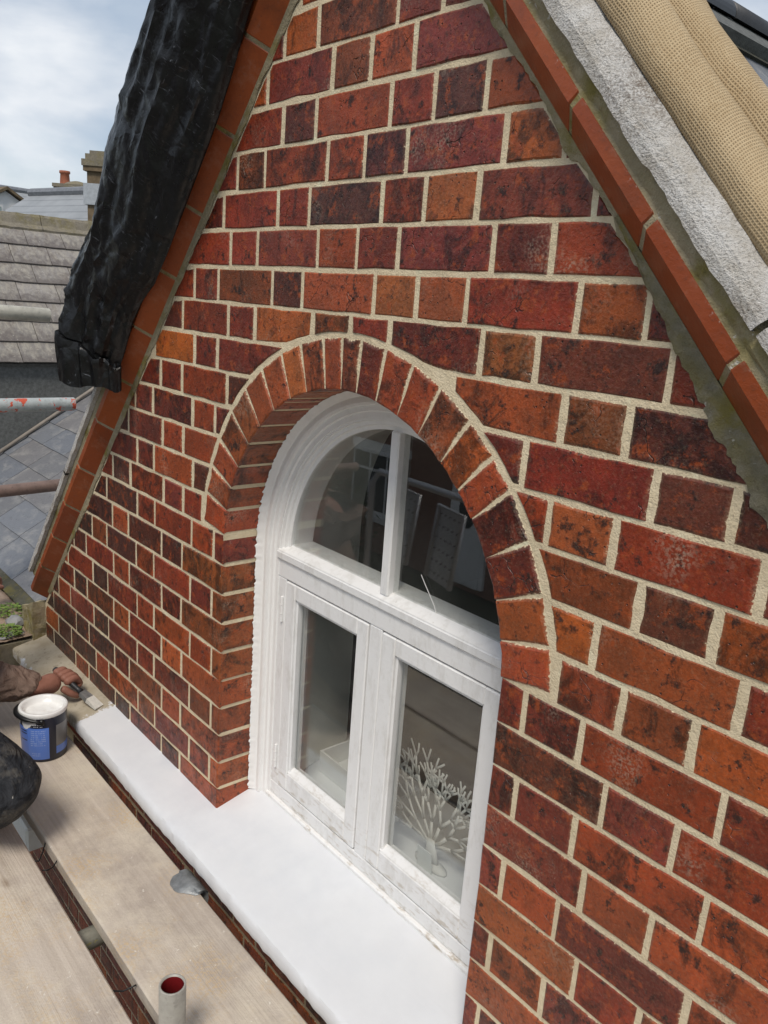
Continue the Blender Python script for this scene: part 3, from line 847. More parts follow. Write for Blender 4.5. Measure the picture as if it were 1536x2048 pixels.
# ------------------------------------------------------------------ window
win = root('arched_window', (CX, 0.12, ZS + 0.02), 'white arched timber window with fanlight and two casements', 'window')
def arch_sweep(name, prof, mat, parent, zbot, n=56, jit=0.0, edges=None, nj=8):
    """prof: list of (inset from opening edge, y); follows jambs and semicircle"""
    path = []
    for k in range(nj + 1): path.append((-1, zbot + (ZC - zbot) * k / nj, 180.0))
    for k in range(1, n): path.append((0, None, 180.0 - 180.0 * k / n))
    for k in range(nj + 1): path.append((1, ZC + (zbot - ZC) * k / nj, 0.0))
    vs = []; fs = []; e = []; m = len(prof)
    for sgn, z, ang in path:
        for k, (r, y) in enumerate(prof):
            yy0 = y
            if jit and k < 2: y = y - jit * (0.6 + noise.noise(Vector((ang * .9, (z or 0) * 110, 3))) + .6 * noise.noise(Vector((ang * 3, (z or 0) * 300, 8)))) * (1 - k * .6)
            rr = RI - r
            if sgn: vs.append((CX + sgn * rr, y, z))
            else: vs.append((CX + rr * math.cos(math.radians(ang)), y, ZC + rr * math.sin(math.radians(ang))))
            e.append(edges[k] if edges else 0.0)
    for i in range(len(path) - 1):
        for k in range(m - 1):
            a = i * m + k; fs.append((a, a + 1, a + m + 1, a + m))
    o = mk(name, vs, fs, mat, parent, None, True, e)
    fix_normals(o); o.data.set_sharp_from_angle(angle=math.radians(24))
    return o
ZB = ZS + 0.026
mas = arch_sweep('sealant_fillet', [(0.0008, 0.094), (0.004, 0.096), (0.013, 0.102), (0.017, 0.112)], M['frame_white'], win, ZB, 260, 0.006, None, 150)
fr = arch_sweep('frame', [(0.012, 0.106), (0.026, 0.104), (0.031, 0.106), (0.032, 0.113), (0.043, 0.114), (0.045, 0.119), (0.0565, 0.1195), (0.0565, 0.20), (0.012, 0.20)], M['frame_white'], win, ZB)
mould = arch_sweep('moulding', [(0.055, 0.1225), (0.062, 0.1225), (0.063, 0.128), (0.071, 0.129), (0.073, 0.134), (0.081, 0.136), (0.081, 0.141), (0.081, 0.20)], M['frame_white'], win, -1.035)
F = M['wood_white']
YF = 0.122
# transom, mullion, bottom rail of the fixed frame
g = G(); g.box((0.050, YF, -1.078), (0.818, 0.2, -1.03), 0.002); g.box((0.050, YF - 0.006, -1.034), (0.818, 0.2, -1.012), 0.004)
g.add([(0.052, YF - 0.004, -1.012), (0.815, YF - 0.004, -1.012), (0.815, 0.145, -0.997), (0.052, 0.145, -0.997), (0.052, 0.2, -0.997), (0.815, 0.2, -0.997)], [(0, 1, 2, 3), (3, 2, 5, 4)])
g.make('transom', F, win)
G().box((0.4035, YF + 0.001, -1.632), (0.4435, 0.2, -1.0785), 0.002).make('mullion', F, win)
g = G(); g.box((0.052, YF + 0.001, -1.668), (0.815, 0.2, -1.6325), 0.002); g.box((0.045, YF - 0.008, -1.70), (0.822, 0.2, -1.6685), 0.003)
g.make('bottom_rail', F, win)
g = G(); g.box((CX - 0.0125, 0.126, -1.006), (CX + 0.0125, 0.160, ZC + 0.353), 0.003); g.make('glazing_bar', F, win)
def casement(x0, x1, z0, z1, sw, rw, bw, hinge_x):
    g = G(); c = 0.0022; y = YF - 0.001
    g.box((x0, y, z0), (x0 + sw, 0.165, z1), c); g.box((x1 - sw, y, z0), (x1, 0.165, z1), c)
    g.box((x0 + sw + .0004, y + .0006, z1 - rw), (x1 - sw - .0004, 0.165, z1), c); g.box((x0 + sw + .0004, y + .0006, z0), (x1 - sw - .0004, 0.165, z0 + bw), c)
    # inner rounded bead
    o = g.make('casement', F, win)
    gx0, gx1, gz0, gz1 = x0 + sw, x1 - sw, z0 + bw, z1 - rw
    b = G(); t = 0.0065
    for A, B in (((gx0, y + .005, gz0), (gx0 + t, .145, gz1)), ((gx1 - t, y + .005, gz0), (gx1, .145, gz1)), ((gx0 + t, y + .005, gz1 - t), (gx1 - t, .145, gz1))):
        b.box(A, B, 0.0025)
    b.add([(gx0, y + .003, gz0 + .001), (gx1, y + .003, gz0 + .001), (gx1, .140, gz0 + .014), (gx0, .140, gz0 + .014)], [(0, 1, 2, 3)])
    b.make('glazing_bead', F, o)
    pane(gx0 + 0.002, gx1 - 0.002, gz0 + 0.004, gz1 - 0.002, 0.1385, o)
    for hz in (z1 - 0.075, z0 + 0.075):
        h = G(); h.box((hinge_x - 0.003, y - 0.0045, hz - 0.033), (hinge_x + 0.003, y + 0.002, hz + 0.033), 0.0015)
        for q in (-0.012, 0.012): h.box((hinge_x - 0.0036, y - 0.0052, hz + q - 0.0008), (hinge_x + 0.0036, y, hz + q + 0.0008))
        h.make('hinge', M['frame_white'], o)
    return o
def pane(x0, x1, z0, z1, y, parent):
    nx = 6; vs = []; e = []; fs = []
    ins = [0, 0.012, 0.4, 0.6, 0.988, 1.0]
    for j in ins:
        for i in ins:
            vs.append((x0 + (x1 - x0) * i, y, z0 + (z1 - z0) * j)); e.append(1.0 if j == 0 else (0.7 if (i in (0, 1.0) or j == 1.0) else 0.0))
    for j in range(5):
        for i in range(5):
            a = j * 6 + i; fs.append((a, a + 1, a + 7, a + 6))
    n = len(vs)
    vs += [(v[0], y + 0.004, v[2]) for v in vs]; e += [0.0] * n
    fs += [tuple(k + n for k in f[::-1]) for f in fs]
    return mk('pane', vs, fs, M['glass'], parent, None, False, e)
casement(0.0915, 0.4005, -1.629, -1.0815, 0.037, 0.037, 0.050, 0.079)
casement(0.4465, 0.7755, -1.629, -1.0815, 0.041, 0.037, 0.050, 0.789)
g = G(); g.box((0.052, YF + .001, -1.632), (0.0885, 0.2, -1.0785), 0.002); g.box((0.7785, YF + .001, -1.632), (0.815, 0.2, -1.0785), 0.002); g.make('jamb', F, win)
# fanlight panes (two half-lunettes)
for sgn in (-1, 1):
    vs = []; e = []; fs = []
    R = 0.3535; n = 28; xa = 0.0125
    cols = [xa + (R - xa) * k / n for k in range(n + 1)]
    for k, dx in enumerate(cols):
        top = ZC + math.sqrt(max(R * R - dx * dx, 0)); bot = -1.004
        top = max(top, bot + 0.001)
        for j, f in enumerate((0, 0.09, 0.5, 0.96, 1)):
            zz = bot + (top - bot) * f
            if j == 1: zz = min(bot + 0.028, top)
            vs.append((CX + sgn * dx, 0.142, zz)); e.append(1.0 if j == 0 else (0.55 if (j == 4 or k in (0, n)) else 0.0))
    for k in range(n):
        for j in range(4):
            a = k * 5 + j; fs.append((a, a + 5, a + 6, a + 1))
    m = len(vs)
    vs += [(v[0], 0.146, v[2]) for v in vs]; e += [0] * m
    fs += [tuple(q + m for q in f[::-1]) for f in fs]
    mk('pane', vs, fs, M['glass'], win, None, False, e)
# crack in the right fanlight pane: a thin opened line
M['dark'] = mat_simple('dark_gap', (0.01, 0.01, 0.01), 0.8, 0.2)
def wpt(px, py, y):   # photograph pixel (1536 wide) to a point on the plane y
    f = 1622.897
    d = Vector(((px - 768) / f, (py - 1024) / f, 1))
    R = Matrix(((0.64520045, 0.23634273, -0.72653871), (0.7606346, -0.10937164, 0.63990066), (0.07177314, -0.96549467, -0.25033709)))
    w = R @ d
    c = Vector((1.60553, -0.91991, -0.42302))
    return c + w * ((y - c.y) / w.y)
def zpt(px, py, z):
    p0 = wpt(px, py, 1.0); c = Vector((1.60553, -0.91991, -0.42302)); w = p0 - c
    return c + w * ((z - c.z) / w.z)
cr = [(0.505, -0.935), (0.522, -0.955), (0.537, -0.972), (0.548, -0.985), (0.556, -1.001)]
G().tube([(x + .02, 0.1408, z) for x, z in cr], 0.0007, 5).make('crack', M['frame_white'], win)

# ------------------------------------------------------------------ room behind the window
M['plaster'] = mat_simple('plaster', (0.80, 0.81, 0.74), 0.85, 0.2, 0, 0.1, 6)
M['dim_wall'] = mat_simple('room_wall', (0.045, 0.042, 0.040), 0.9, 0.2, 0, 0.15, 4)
M['room_floor'] = mat_simple('carpet', (0.10, 0.085, 0.07), 0.95, 0.1, 0, 0.3, 40)
M['white_gloss'] = mat_simple('white_gloss', (0.70, 0.71, 0.70), 0.35, 0.4, 0, 0.06, 8, 0.1)
def inner_reveal():
    # splayed plaster lining of the opening, jambs + arch, from the frame to the room
    path = []
    for k in range(5): path.append((-1, -1.66 + (ZC + 1.66) * k / 4, 180))
    for k in range(1, 40): path.append((0, None, 180 - 180 * k / 40))
    for k in range(5): path.append((1, ZC + (-1.66 - ZC) * k / 4, 0))
    vs = []; fs = []
    for sg, z, a in path:
        for r, y in ((RI - 0.05, 0.201), (RI + 0.02, 0.43), (RI + 0.02, 0.432), (RI + 0.06, 0.432)):
            if sg: vs.append((CX + sg * r, y, z))
            else: vs.append((CX + r * math.cos(math.radians(a)), y, ZC + r * math.sin(math.radians(a))))
    for i in range(len(path) - 1):
        for k in range(3):
            q = i * 4 + k; fs.append((q, q + 1, q + 5, q + 4))
    o = mk('room_wall_lining', vs, fs, M['plaster'], None, None, False); fix_normals(o)
    return tag(o, kind='structure')
inner_reveal()
o = G().box((-0.05, 0.2005, -1.69), (0.92, 0.47, -1.662), 0.006).make('window_board', M['white_gloss'])
tag(o, 'white painted window board inside the room behind the casements', 'window board')
tag(G().box((-1.0, 0.44, -3.6), (1.85, 0.47, -1.70)).make('room_wall_below_window', M['plaster']), kind='structure')
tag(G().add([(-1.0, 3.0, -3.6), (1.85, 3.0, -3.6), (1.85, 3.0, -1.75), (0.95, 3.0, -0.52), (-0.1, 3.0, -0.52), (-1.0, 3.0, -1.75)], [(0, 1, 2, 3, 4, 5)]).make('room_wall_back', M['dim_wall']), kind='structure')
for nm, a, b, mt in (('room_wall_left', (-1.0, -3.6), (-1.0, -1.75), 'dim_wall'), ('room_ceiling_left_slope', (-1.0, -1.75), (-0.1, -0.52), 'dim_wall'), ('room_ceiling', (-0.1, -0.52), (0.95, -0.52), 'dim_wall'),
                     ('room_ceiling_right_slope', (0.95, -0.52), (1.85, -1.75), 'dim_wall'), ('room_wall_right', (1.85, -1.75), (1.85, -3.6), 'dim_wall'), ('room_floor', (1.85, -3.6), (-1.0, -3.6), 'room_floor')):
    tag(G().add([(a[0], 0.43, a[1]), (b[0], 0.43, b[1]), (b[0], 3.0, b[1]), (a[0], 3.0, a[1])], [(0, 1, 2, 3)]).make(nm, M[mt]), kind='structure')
# coral ornament
M['coral'] = mat_simple('matt_white_ceramic', (0.60, 0.60, 0.56), 0.6, 0.3, 0, 0.08, 15)
def coral():
    g = G(); random.seed(23)
    base = Vector((0.515, 0.262, -1.655)); nodes = []
    def seg(p, q, r0, r1): g.tube([p, (p + q) / 2 + Vector((U(-.003, .003), 0, U(-.003, .003))), q], [r0, (r0 + r1) / 2, r1], 6, True)
    def grow_(p, a, L, r, d):
        q = p + Vector((math.sin(a) * L, U(-.003, .003), math.cos(a) * L))
        seg(p, q, r, r * 0.9); nodes.append((q, d, r))
        if d == 0: return
        for i in (-1, 1):
            grow_(q, a + i * U(.22, .42) + 0.04 * a, L * U(0.72, 0.95), r * 0.86, d - 1)
    g.tube([base, base + Vector((-0.002, 0, 0.03)), base + Vector((-.006, 0, 0.06))], [0.026, 0.018, 0.013], 10)
    for a in (-1.45, -0.95, -0.5, -0.1, 0.3, 0.75, 1.2): grow_(base + Vector((-0.004 + 0.006 * a, 0, 0.045)), a, 0.057, 0.0056, 4)
    for i, (p, d, r) in enumerate(nodes):
        if d < 1 or d > 3: continue
        for (q, e, _) in nodes[i + 1:]:
            if 1 <= e <= 3 and 0.012 < (p - q).length < 0.022: seg(p, q, r * .85, r * .85)
    g.lathe([(0.0, -1.6615), (0.05, -1.6615), (0.05, -1.655), (0.03, -1.648), (0.0, -1.648)], (0.515, 0.262), 24)
    g.v = [(x, 0.262 + (y - 0.262) * 0.35, z) for x, y, z in g.v]
    o = g.make('coral_ornament', M['coral'], None, True)
    tag(o, 'white branching coral ornament standing behind the right casement', 'ornament')
    random.seed(31)
coral()
# things on the window board
M['pale_card'] = mat_simple('card', (0.75, 0.78, 0.74), 0.7, 0.2, 0, 0.05)
g = G(); g.prism([(0.50, 0.235, -1.6615), (0.545, 0.235, -1.6615), (0.545, 0.228, -1.60), (0.50, 0.228, -1.60)], (0, 0.0015, 0)); tag(g.make('card', M['pale_card']), 'small white card propped inside the right casement below the coral ornament', 'card')
M['clear_blue'] = mat_simple('blue_tin', (0.08, 0.22, 0.38), 0.3, 0.5, 0, 0.3)
M['red_tin'] = mat_simple('red_lacquer', (0.35, 0.04, 0.03), 0.3, 0.5)
tray = root('keepsake_tray', (0.20, 0.32, -1.662), 'white open box of trinkets behind the left casement', 'box')
g = G()
for a, b in (((0.06, 0.275, -1.6615), (0.35, 0.281, -1.60)), ((0.06, 0.375, -1.6615), (0.35, 0.381, -1.60)), ((0.06, 0.2815, -1.6615), (0.066, 0.3745, -1.60)), ((0.344, 0.2815, -1.6615), (0.35, 0.3745, -1.60)), ((0.0665, 0.2815, -1.6615), (0.3435, 0.3745, -1.655))): g.box(a, b, 0.001)
g.make('tray', M['white_gloss'], tray)
def ball(name, c, r, mat, parent=None, squash=1.0):
    g = G(); pr = [(r * math.sin(math.pi * k / 10) + 1e-5, c[2] - r * squash * math.cos(math.pi * k / 10)) for k in range(11)]
    g.lathe(pr, c, 18); return g.make(name, mat, parent, True)
tag(ball('glass_bauble', (0.27, 0.33, -1.607), 0.034, M['clear_blue']), 'round blue bauble in the white box behind the left casement', 'bauble')
tag(ball('trinket', (0.205, 0.325, -1.628), 0.024, M['red_tin']), 'small red trinket beside the blue bauble in the white box', 'trinket')

# ------------------------------------------------------------------ wall below the sill
low = root('lower_brick_wall', (0.4, 0.05, -4.0), 'shaded red brick wall below the sill, seen between the scaffold boards', 'wall')
G().box((-2.5, 0.0120, -6.2), (2.6, 0.2, ZS - 0.07)).make('mortar', mat_mortar('lower_mortar', (0.52, 0.43, 0.30), (0.42, 0.34, 0.23)), low)
cnt = 0
for i in range(18):
    zb = ZS - 0.072 - 0.075 * (i + 1)
    x = -1.85 + (0.16 if i % 2 else 0.0); hd = (i % 2 == 0)
    if i < 8: x += 0.64
    xe = 0.95 - 0.06 * i
    while x < xe:
        w = 0.107 if hd else 0.215
        brick('brick', [(x + JH, zb + JH), (x + w - JH, zb + JH), (x + w - JH, zb + .075 - JH), (x + JH, zb + .075 - JH)], low, 0.03, 0.010, None, seg=0.11)
        x += w; hd = not hd; cnt += 1
M['band_paint'] = mat_paint('band_paint', (0.80, 0.79, 0.75), 0.5)
o = G().box((-2.2, -0.15, -2.47), (-1.10, 0.0085, -2.37), 0.008).make('stone_band', M['band_paint']); tag(o, 'weathered white stone ledge below, glimpsed between the boards beside the knee', 'ledge')

# ------------------------------------------------------------------ scaffold
ZBD = -1.800
def board(y0, y1, x0, x1, label, dz=0.0):
    n = 60; vs = []; fs = []
    prof = [(0, 0, 0.003), (0.003, 0, 0), (1, 1, 0)]
    w = y1 - y0; t = 0.038; c = 0.004
    ring = [(y0 + c, ZBD + dz), (y1 - c, ZBD + dz), (y1, ZBD + dz - c), (y1, ZBD + dz - t + c), (y1 - c, ZBD + dz - t), (y0 + c, ZBD + dz - t), (y0, ZBD + dz - t + c), (y0, ZBD + dz - c)]
    for i in range(n + 1):
        x = x0 + (x1 - x0) * i / n
        wob = 0.0018 * noise.noise(Vector((x * 3, y0 * 9, 1)))
        for k, (y, z) in enumerate(ring):
            vs.append((x, y + wob + 0.001 * noise.noise(Vector((x * 22, y * 40, k))), z + 0.0015 * noise.noise(Vector((x * 2.4, y * 6, 3)))))
    for i in range(n):
        for k in range(8):
            a = i * 8 + k; b = i * 8 + (k + 1) % 8; fs.append((a, b, b + 8, a + 8))
    fs.append(tuple(range(8))); fs.append(tuple(range(n * 8 + 7, n * 8 - 1, -1)))
    o = mk('scaffold_board', vs, fs, M['board'], None, None, False); fix_normals(o)
    return tag(o, label, 'board', 'scaffold boards')
b1 = board(-0.347, -0.124, -1.37, 1.9, 'dusty scaffold board nearest the white sill, carrying the paint tub')
board(-0.618, -0.393, -1.5, 1.9, 'pale dusty scaffold board second out from the wall, with the kneeling painter')
board(-0.850, -0.628, -1.6, 1.9, 'third scaffold board out from the wall, mostly out of view')
board(-1.312, -1.090, -1.6, 1.9, 'outermost scaffold board under the step platform, mostly out of view')
# hoop iron on the near board
M['galv'] = mat_simple('dull_galvanised', (0.33, 0.34, 0.34), 0.45, 0.5, 0.5, 0.45, 40, 0.4)
c0 = zpt(372, 1772, ZBD)
x0 = c0.x
st = []; g = G(); nx = 9
prof = [(-0.170, ZBD + 0.0012), (-0.152, ZBD + 0.006), (-0.136, ZBD + 0.013), (-0.120, ZBD + 0.013), (-0.109, ZBD + 0.004), (-0.1085, ZBD - 0.012), (-0.114, ZBD - 0.028)]
for i in range(nx):
    x = x0 - 0.046 + 0.090 * i / (nx - 1)
    for k, (y, z) in enumerate(prof):
        cut = max(0, abs(i - 3.2) - 1.4) * 0.010 if k < 2 else 0
        st.append((x + 0.012 * (k / 6), y + cut + 0.002 * noise.noise(Vector((x * 90, k, 1))), z + 0.003 * abs(noise.noise(Vector((x * 70, k * .7, 3))))))
fs = [(i * 7 + k, i * 7 + k + 1, i * 7 + k + 8, i * 7 + k + 7) for i in range(nx - 1) for k in range(6)]
n = len(st); st2 = st + [(a, b + 0.0, c - 0.0022) for a, b, c in st]
o = mk('end_band', st2, fs + [tuple(q + n for q in f[::-1]) for f in fs], M['galv'], b1, None, True); o['label'] = 'bent galvanised hoop iron nailed over the board edge'
fix_normals(o)

def pipe(p0, p1, label, r=0.0242, mat=None, hollow=True, group='scaffold tubes', inner=None):
    p0, p1 = Vector(p0), Vector(p1); d = (p1 - p0).normalized()
    e = root('scaffold_tube', p0 if p0.z < p1.z else p1, label, 'scaffold tube', group)
    up = d.orthogonal().normalized(); w = d.cross(up); n = 28
    vs = []; fs = []
    rings = [(p0, r - 0.0035, 0.10), (p0, r - 0.0035, 0), (p0, r - .0006, 0), (p0 + d * .0012, r, 0), (p1 - d * .0012, r, 0), (p1, r - .0006, 0), (p1, r - 0.0035, 0), (p1, r - 0.0035, -0.10)]
    for p, rr, off in rings:
        for k in range(n):
            a = 2 * math.pi * k / n; vs.append(p + d * off + (up * math.cos(a) + w * math.sin(a)) * rr)
    for i in range(len(rings) - 1):
        for k in range(n):
            a = i * n + k; b = i * n + (k + 1) % n; fs.append((a, b, b + n, a + n))
    o = mk('tube_wall', vs, fs, mat or M['tube'], e, None, True); fix_normals(o)
    for v in (0,): pass
    if inner:
        g = G(); g.tube([p1 - d * 0.10, p1 - d * 0.0035], r - 0.0042, 28, False)
        vv = g.v; a = mk('painted_bore', vv, g.f + [tuple(range(28))], inner, e, None, True)
    return e
M['red_paint'] = mat_simple('red_oxide', (0.27, 0.015, 0.018), 0.5, 0.4, 0, 0.35, 30)
def mat_tube(name, base, spot=None, thr=0.55, streak=True):
    t = NT(name)
    n1 = t.noise(16, None, 5, 0.65); n2 = t.noise(90, None, 3)
    c = t.mix(t.ramp(n1, 0.35, 0.68), tuple(k * 0.66 for k in base), base)
    c = t.mix(t.ramp(n2, 0.55, 0.75, 0, 0.6), c, tuple(k * 0.4 for k in base))
    if spot: c = t.mix(t.ramp(t.noise(26, None, 4, 0.6), thr, thr + 0.03), c, spot)
    return t.fin(c, 0.5, t.bump(n2, 0.2, 0.001), 0.45, 0.15)
M['tube_grey'] = mat_tube('tube_grey', (0.46, 0.44, 0.39))
M['tube_cream'] = mat_tube('tube_cream', (0.60, 0.57, 0.48))
M['tube_orange'] = mat_tube('tube_orange', (0.55, 0.58, 0.56), (0.62, 0.10, 0.05), 0.57)
M['tube_rust'] = mat_tube('tube_rust', (0.30, 0.20, 0.16))
M['tube_moss'] = mat_tube('tube_moss', (0.30, 0.29, 0.24), (0.35, 0.31, 0.10), 0.60)
sp = wpt(345, 1968, -0.370)
pipe((sp.x, sp.y, -2.4), (sp.x, sp.y, sp.z), 'upright scaffold tube with red painted bore rising through the boards', 0.0242, M['tube_grey'], inner=M['red_paint'])
tc = zpt(188, 1872, -1.863)
pipe((tc.x + 0.012, -1.4, -1.8635), (tc.x, -0.31, -1.8635), 'mossy scaffold transom tube under the gap between the two near boards', 0.0242, M['tube_moss'])
e1 = wpt(98, 631, 0.07); pipe((e1.x - 0.01, -1.5, e1.z + 0.045), e1, 'cream scaffold tube end, highest, in front of the pale slates', 0.0242, M['tube_cream'])
e2 = wpt(148, 808, 0.16); pipe((e2.x - 0.03, -1.5, e2.z + 0.005), e2, 'grey scaffold tube end splashed with orange paint', 0.0242, M['tube_orange'])
e3 = wpt(135, 968, 0.24); pipe((e3.x - 0.03, -1.5, e3.z - 0.05), e3, 'brown rusty scaffold tube, lowest, passing behind the verge', 0.0242, M['tube_rust'])
# black cable ties between the boards
M['nylon'] = mat_simple('black_nylon', (0.008, 0.008, 0.009), 0.4, 0.4)
def tie(px0, px1, label):
    a = zpt(*px0, ZBD - 0.012); b = zpt(*px1, ZBD - 0.012)
    a = Vector((a.x, -0.3975, a.z)) if a.y > b.y - 9 and False else a
    m = (a + b) / 2 + Vector((0, 0, -0.006))
    G().tube([a + Vector((-.004, -.02, .004)), a, m, b, b + Vector((0.002, 0.012, 0.004))], 0.0016, 7)
    g = G().tube([a + Vector((-.004, -.012, .002)), a, m, b, b + Vector((0.002, 0.006, 0.002))], 0.0017, 7)
    tag(g.make('cable_tie', M['nylon'], None, True), label, 'cable tie', 'cable ties')
tie((78, 1722), (92, 1680), 'black cable tie with a loose tail, nearest the knee')
tie((96, 1740), (115, 1720), 'black cable tie in the board gap just below the knee')
tie((226, 1982), (266, 1973), 'black cable tie in the board gap beside the upright tube')

# ------------------------------------------------------------------ paint tub and brush
CAN = Vector((-0.652, -0.214, ZBD))
can = root('paint_tub', CAN, 'blue and black plastic tub of white masonry paint on the board', 'paint tub')
def mat_label():
    t = NT('tub_label')
    p = t.sep(t.obj())
    ang = t.math('ARCTAN2', p[1], p[0])                 # -pi..pi about the tub axis
    z = p[2]
    nz = t.noise(1, None, 0)
    def band(v, a, b): return t.math('MULTIPLY', t.ramp(v, a - 0.0008, a + 0.0008), t.ramp(v, b - 0.0008, b + 0.0008, 1, 0))
    navy = (0.012, 0.014, 0.030); blue = (0.115, 0.245, 0.74); grey = (0.20, 0.20, 0.20)
    c = t.mix(0.0, navy, navy)
    lab = t.math('MULTIPLY', band(ang, -2.9, -0.10), band(z, -0.068, 0.034))
    c = t.mix(lab, c, blue)
    c = t.mix(t.math('MULTIPLY', band(ang, -2.9, -1.04), band(z, -0.068, 0.034)), c, (0.10, 0.21, 0.66))
    gpan = t.math('MULTIPLY', band(ang, 0.22, 1.40), band(z, -0.034, 0.035))
    c = t.mix(gpan, c, grey)
    c = t.mix(t.math('MULTIPLY', band(ang, 0.22, 1.40), band(z, -0.058, -0.034)), c, blue)
    # lines of small print
    pz = t.math('FRACT', t.math('MULTIPLY', z, 150.0))
    ink = t.math('MULTIPLY', t.ramp(pz, 0.45, 0.55), t.ramp(t.noise(300, t.mapping(t.obj(), (1, 1, 0.15)), 2), 0.46, 0.52))
    prt = t.math('MULTIPLY', t.math('MULTIPLY', band(ang, -0.92, -0.24), band(z, -0.025, 0.028)), ink)
    c = t.mix(t.math('MULTIPLY', prt, 0.55), c, (0.45, 0.55, 0.85))
    prt2 = t.math('MULTIPLY', t.math('MULTIPLY', band(ang, -0.92, -0.5), band(z, -0.060, -0.045)), ink)
    c = t.mix(t.math('MULTIPLY', prt2, 0.5), c, (0.45, 0.55, 0.85))
    prt3 = t.math('MULTIPLY', t.math('MULTIPLY', band(ang, -1.0, -0.3), band(z, 0.038, 0.052)), ink)
    c = t.mix(t.math('MULTIPLY', prt3, 0.8), c, (0.7, 0.72, 0.75))
    for zz in (0.022, 0.014, -0.008):
        c = t.mix(t.math('MULTIPLY', band(ang, -1.5, -1.1), band(z, zz - 0.0018, zz + 0.0018)), c, navy)
    # drips of white paint below the rim
    dr = t.math('ADD', t.math('MULTIPLY', t.noise(3.2, t.mapping(t.obj(), (9, 9, 0.5)), 3), 0.080), -0.002)
    low_ = t.math('MULTIPLY', t.ramp(t.math('SUBTRACT', z, dr), 0.0, 0.0015), band(ang, -2.4, -0.62))
    c = t.mix(low_, c, (0.80, 0.80, 0.79))
    return t.fin(c, 0.32, None, 0.45)
g = G(); rb, rt = 0.0625, 0.0660; H = 0.156
g.lathe([(0.0, CAN.z + 0.001), (rb - .003, CAN.z + 0.001), (rb, CAN.z + 0.004), (rb + .0035, CAN.z + H * .97 - .018), (rt, CAN.z + H - 0.014)], CAN, 64)
o = g.make('tub_body', mat_label(), can, True, org=(CAN.x, CAN.y, CAN.z + H / 2))
M['wet_paint'] = mat_simple('wet_white_paint', (0.82, 0.82, 0.80), 0.25, 0.5, 0, 0.04, 30, 0.3)
g = G(); zt = CAN.z + H
g.lathe([(rt, zt - 0.0142), (rt + .0022, zt - 0.010), (rt + .0022, zt - 0.002), (rt + .0008, zt), (rt - 0.006, zt), (rt - 0.010, zt - 0.004), (rt - 0.0135, zt - 0.024), (0.0, zt - 0.024)], CAN, 64)
g.make('rim', M['wet_paint'], can, True)
g = G(); vs = []
zp = zt - 0.0225; nr = 10; n = 48
vs.append((CAN.x, CAN.y, zp))
for i in range(1, nr + 1):
    r = (rt - 0.0132) * i / nr
    for k in range(n):
        a = 2 * math.pi * k / n; x, y = r * math.cos(a), r * math.sin(a)
        vs.append((CAN.x + x, CAN.y + y, zp + 0.0022 * noise.noise(Vector((x * 60, y * 60, 2))) + (0.003 * (i / nr) ** 8)))
fs = [(0, 1 + k, 1 + (k + 1) % n) for k in range(n)] + [(1 + i * n + k, 1 + (i + 1) * n + k, 1 + (i + 1) * n + (k + 1) % n, 1 + i * n + (k + 1) % n) for i in range(nr - 1) for k in range(n)]
mk('paint', vs, fs, M['wet_paint'], can, None, True)
# bail handle resting against the front of the rim
ax = math.radians(-22); hw = rt + 0.004
Av = Vector((math.cos(ax), math.sin(ax), 0)); Bv = Vector((math.cos(ax - math.pi / 2), math.sin(ax - math.pi / 2), 0))
pts = []
for k in range(17):
    a = math.pi * k / 16
    fr_ = Bv * (math.sin(a) * (rt + 0.010))
    pts.append(CAN + Av * (math.cos(a) * hw) + fr_ + Vector((0, 0, H - 0.022 + 0.012 * math.sin(a) ** 0.8)))
g = G().tube(pts, [0.003] * 3 + [0.0042] * 11 + [0.003] * 3, 8, True, 1.6)
for sgn in (1, -1):
    g.tube([CAN + Av * sgn * (rt - 0.001) + Vector((0, 0, H - 0.022)), CAN + Av * sgn * (rt + 0.007) + Vector((0, 0, H - 0.022))], 0.008, 14)
g.make('handle', M['nylon'], can, True)

# ------------------------------------------------------------------ painter
def skin_mesh(name, pts, edges, radii, mat, parent, rootv=0, sub=2, jit=None):
    org = Vector(pts[rootv])
    me = bpy.data.meshes.new(name)
    me.from_pydata([tuple(Vector(p) - org) for p in pts], edges, [])
    me.materials.append(mat)
    o = bpy.data.objects.new(name, me)
    link(o, parent, org)
    md = o.modifiers.new('skin', 'SKIN'); md.use_smooth_shade = True
    sv = me.skin_vertices[0].data
    for i, r in enumerate(radii):
        rr = r if isinstance(r, tuple) else (r, r)
        sv[i].radius = rr; sv[i].use_root = (i == rootv)
    s = o.modifiers.new('sub', 'SUBSURF'); s.levels = sub; s.render_levels = sub
    return o
def mat_skin():
    t = NT('weathered_skin')
    n = t.noise(30, None, 4); n2 = t.noise(160, None, 3)
    c = t.mix(t.ramp(n, 0.35, 0.65), (0.24, 0.105, 0.072), (0.32, 0.150, 0.108))
    c = t.mix(t.ramp(n2, 0.62, 0.74, 0, 0.4), c, (0.20, 0.06, 0.045))
    c = t.mix(t.ramp(t.noise(70, None, 3), 0.73, 0.76, 0, 0.9), c, (0.8, 0.78, 0.74))
    return t.fin(c, 0.55, t.bump(t.math('ADD', n2, n), 0.4, 0.002), 0.35)
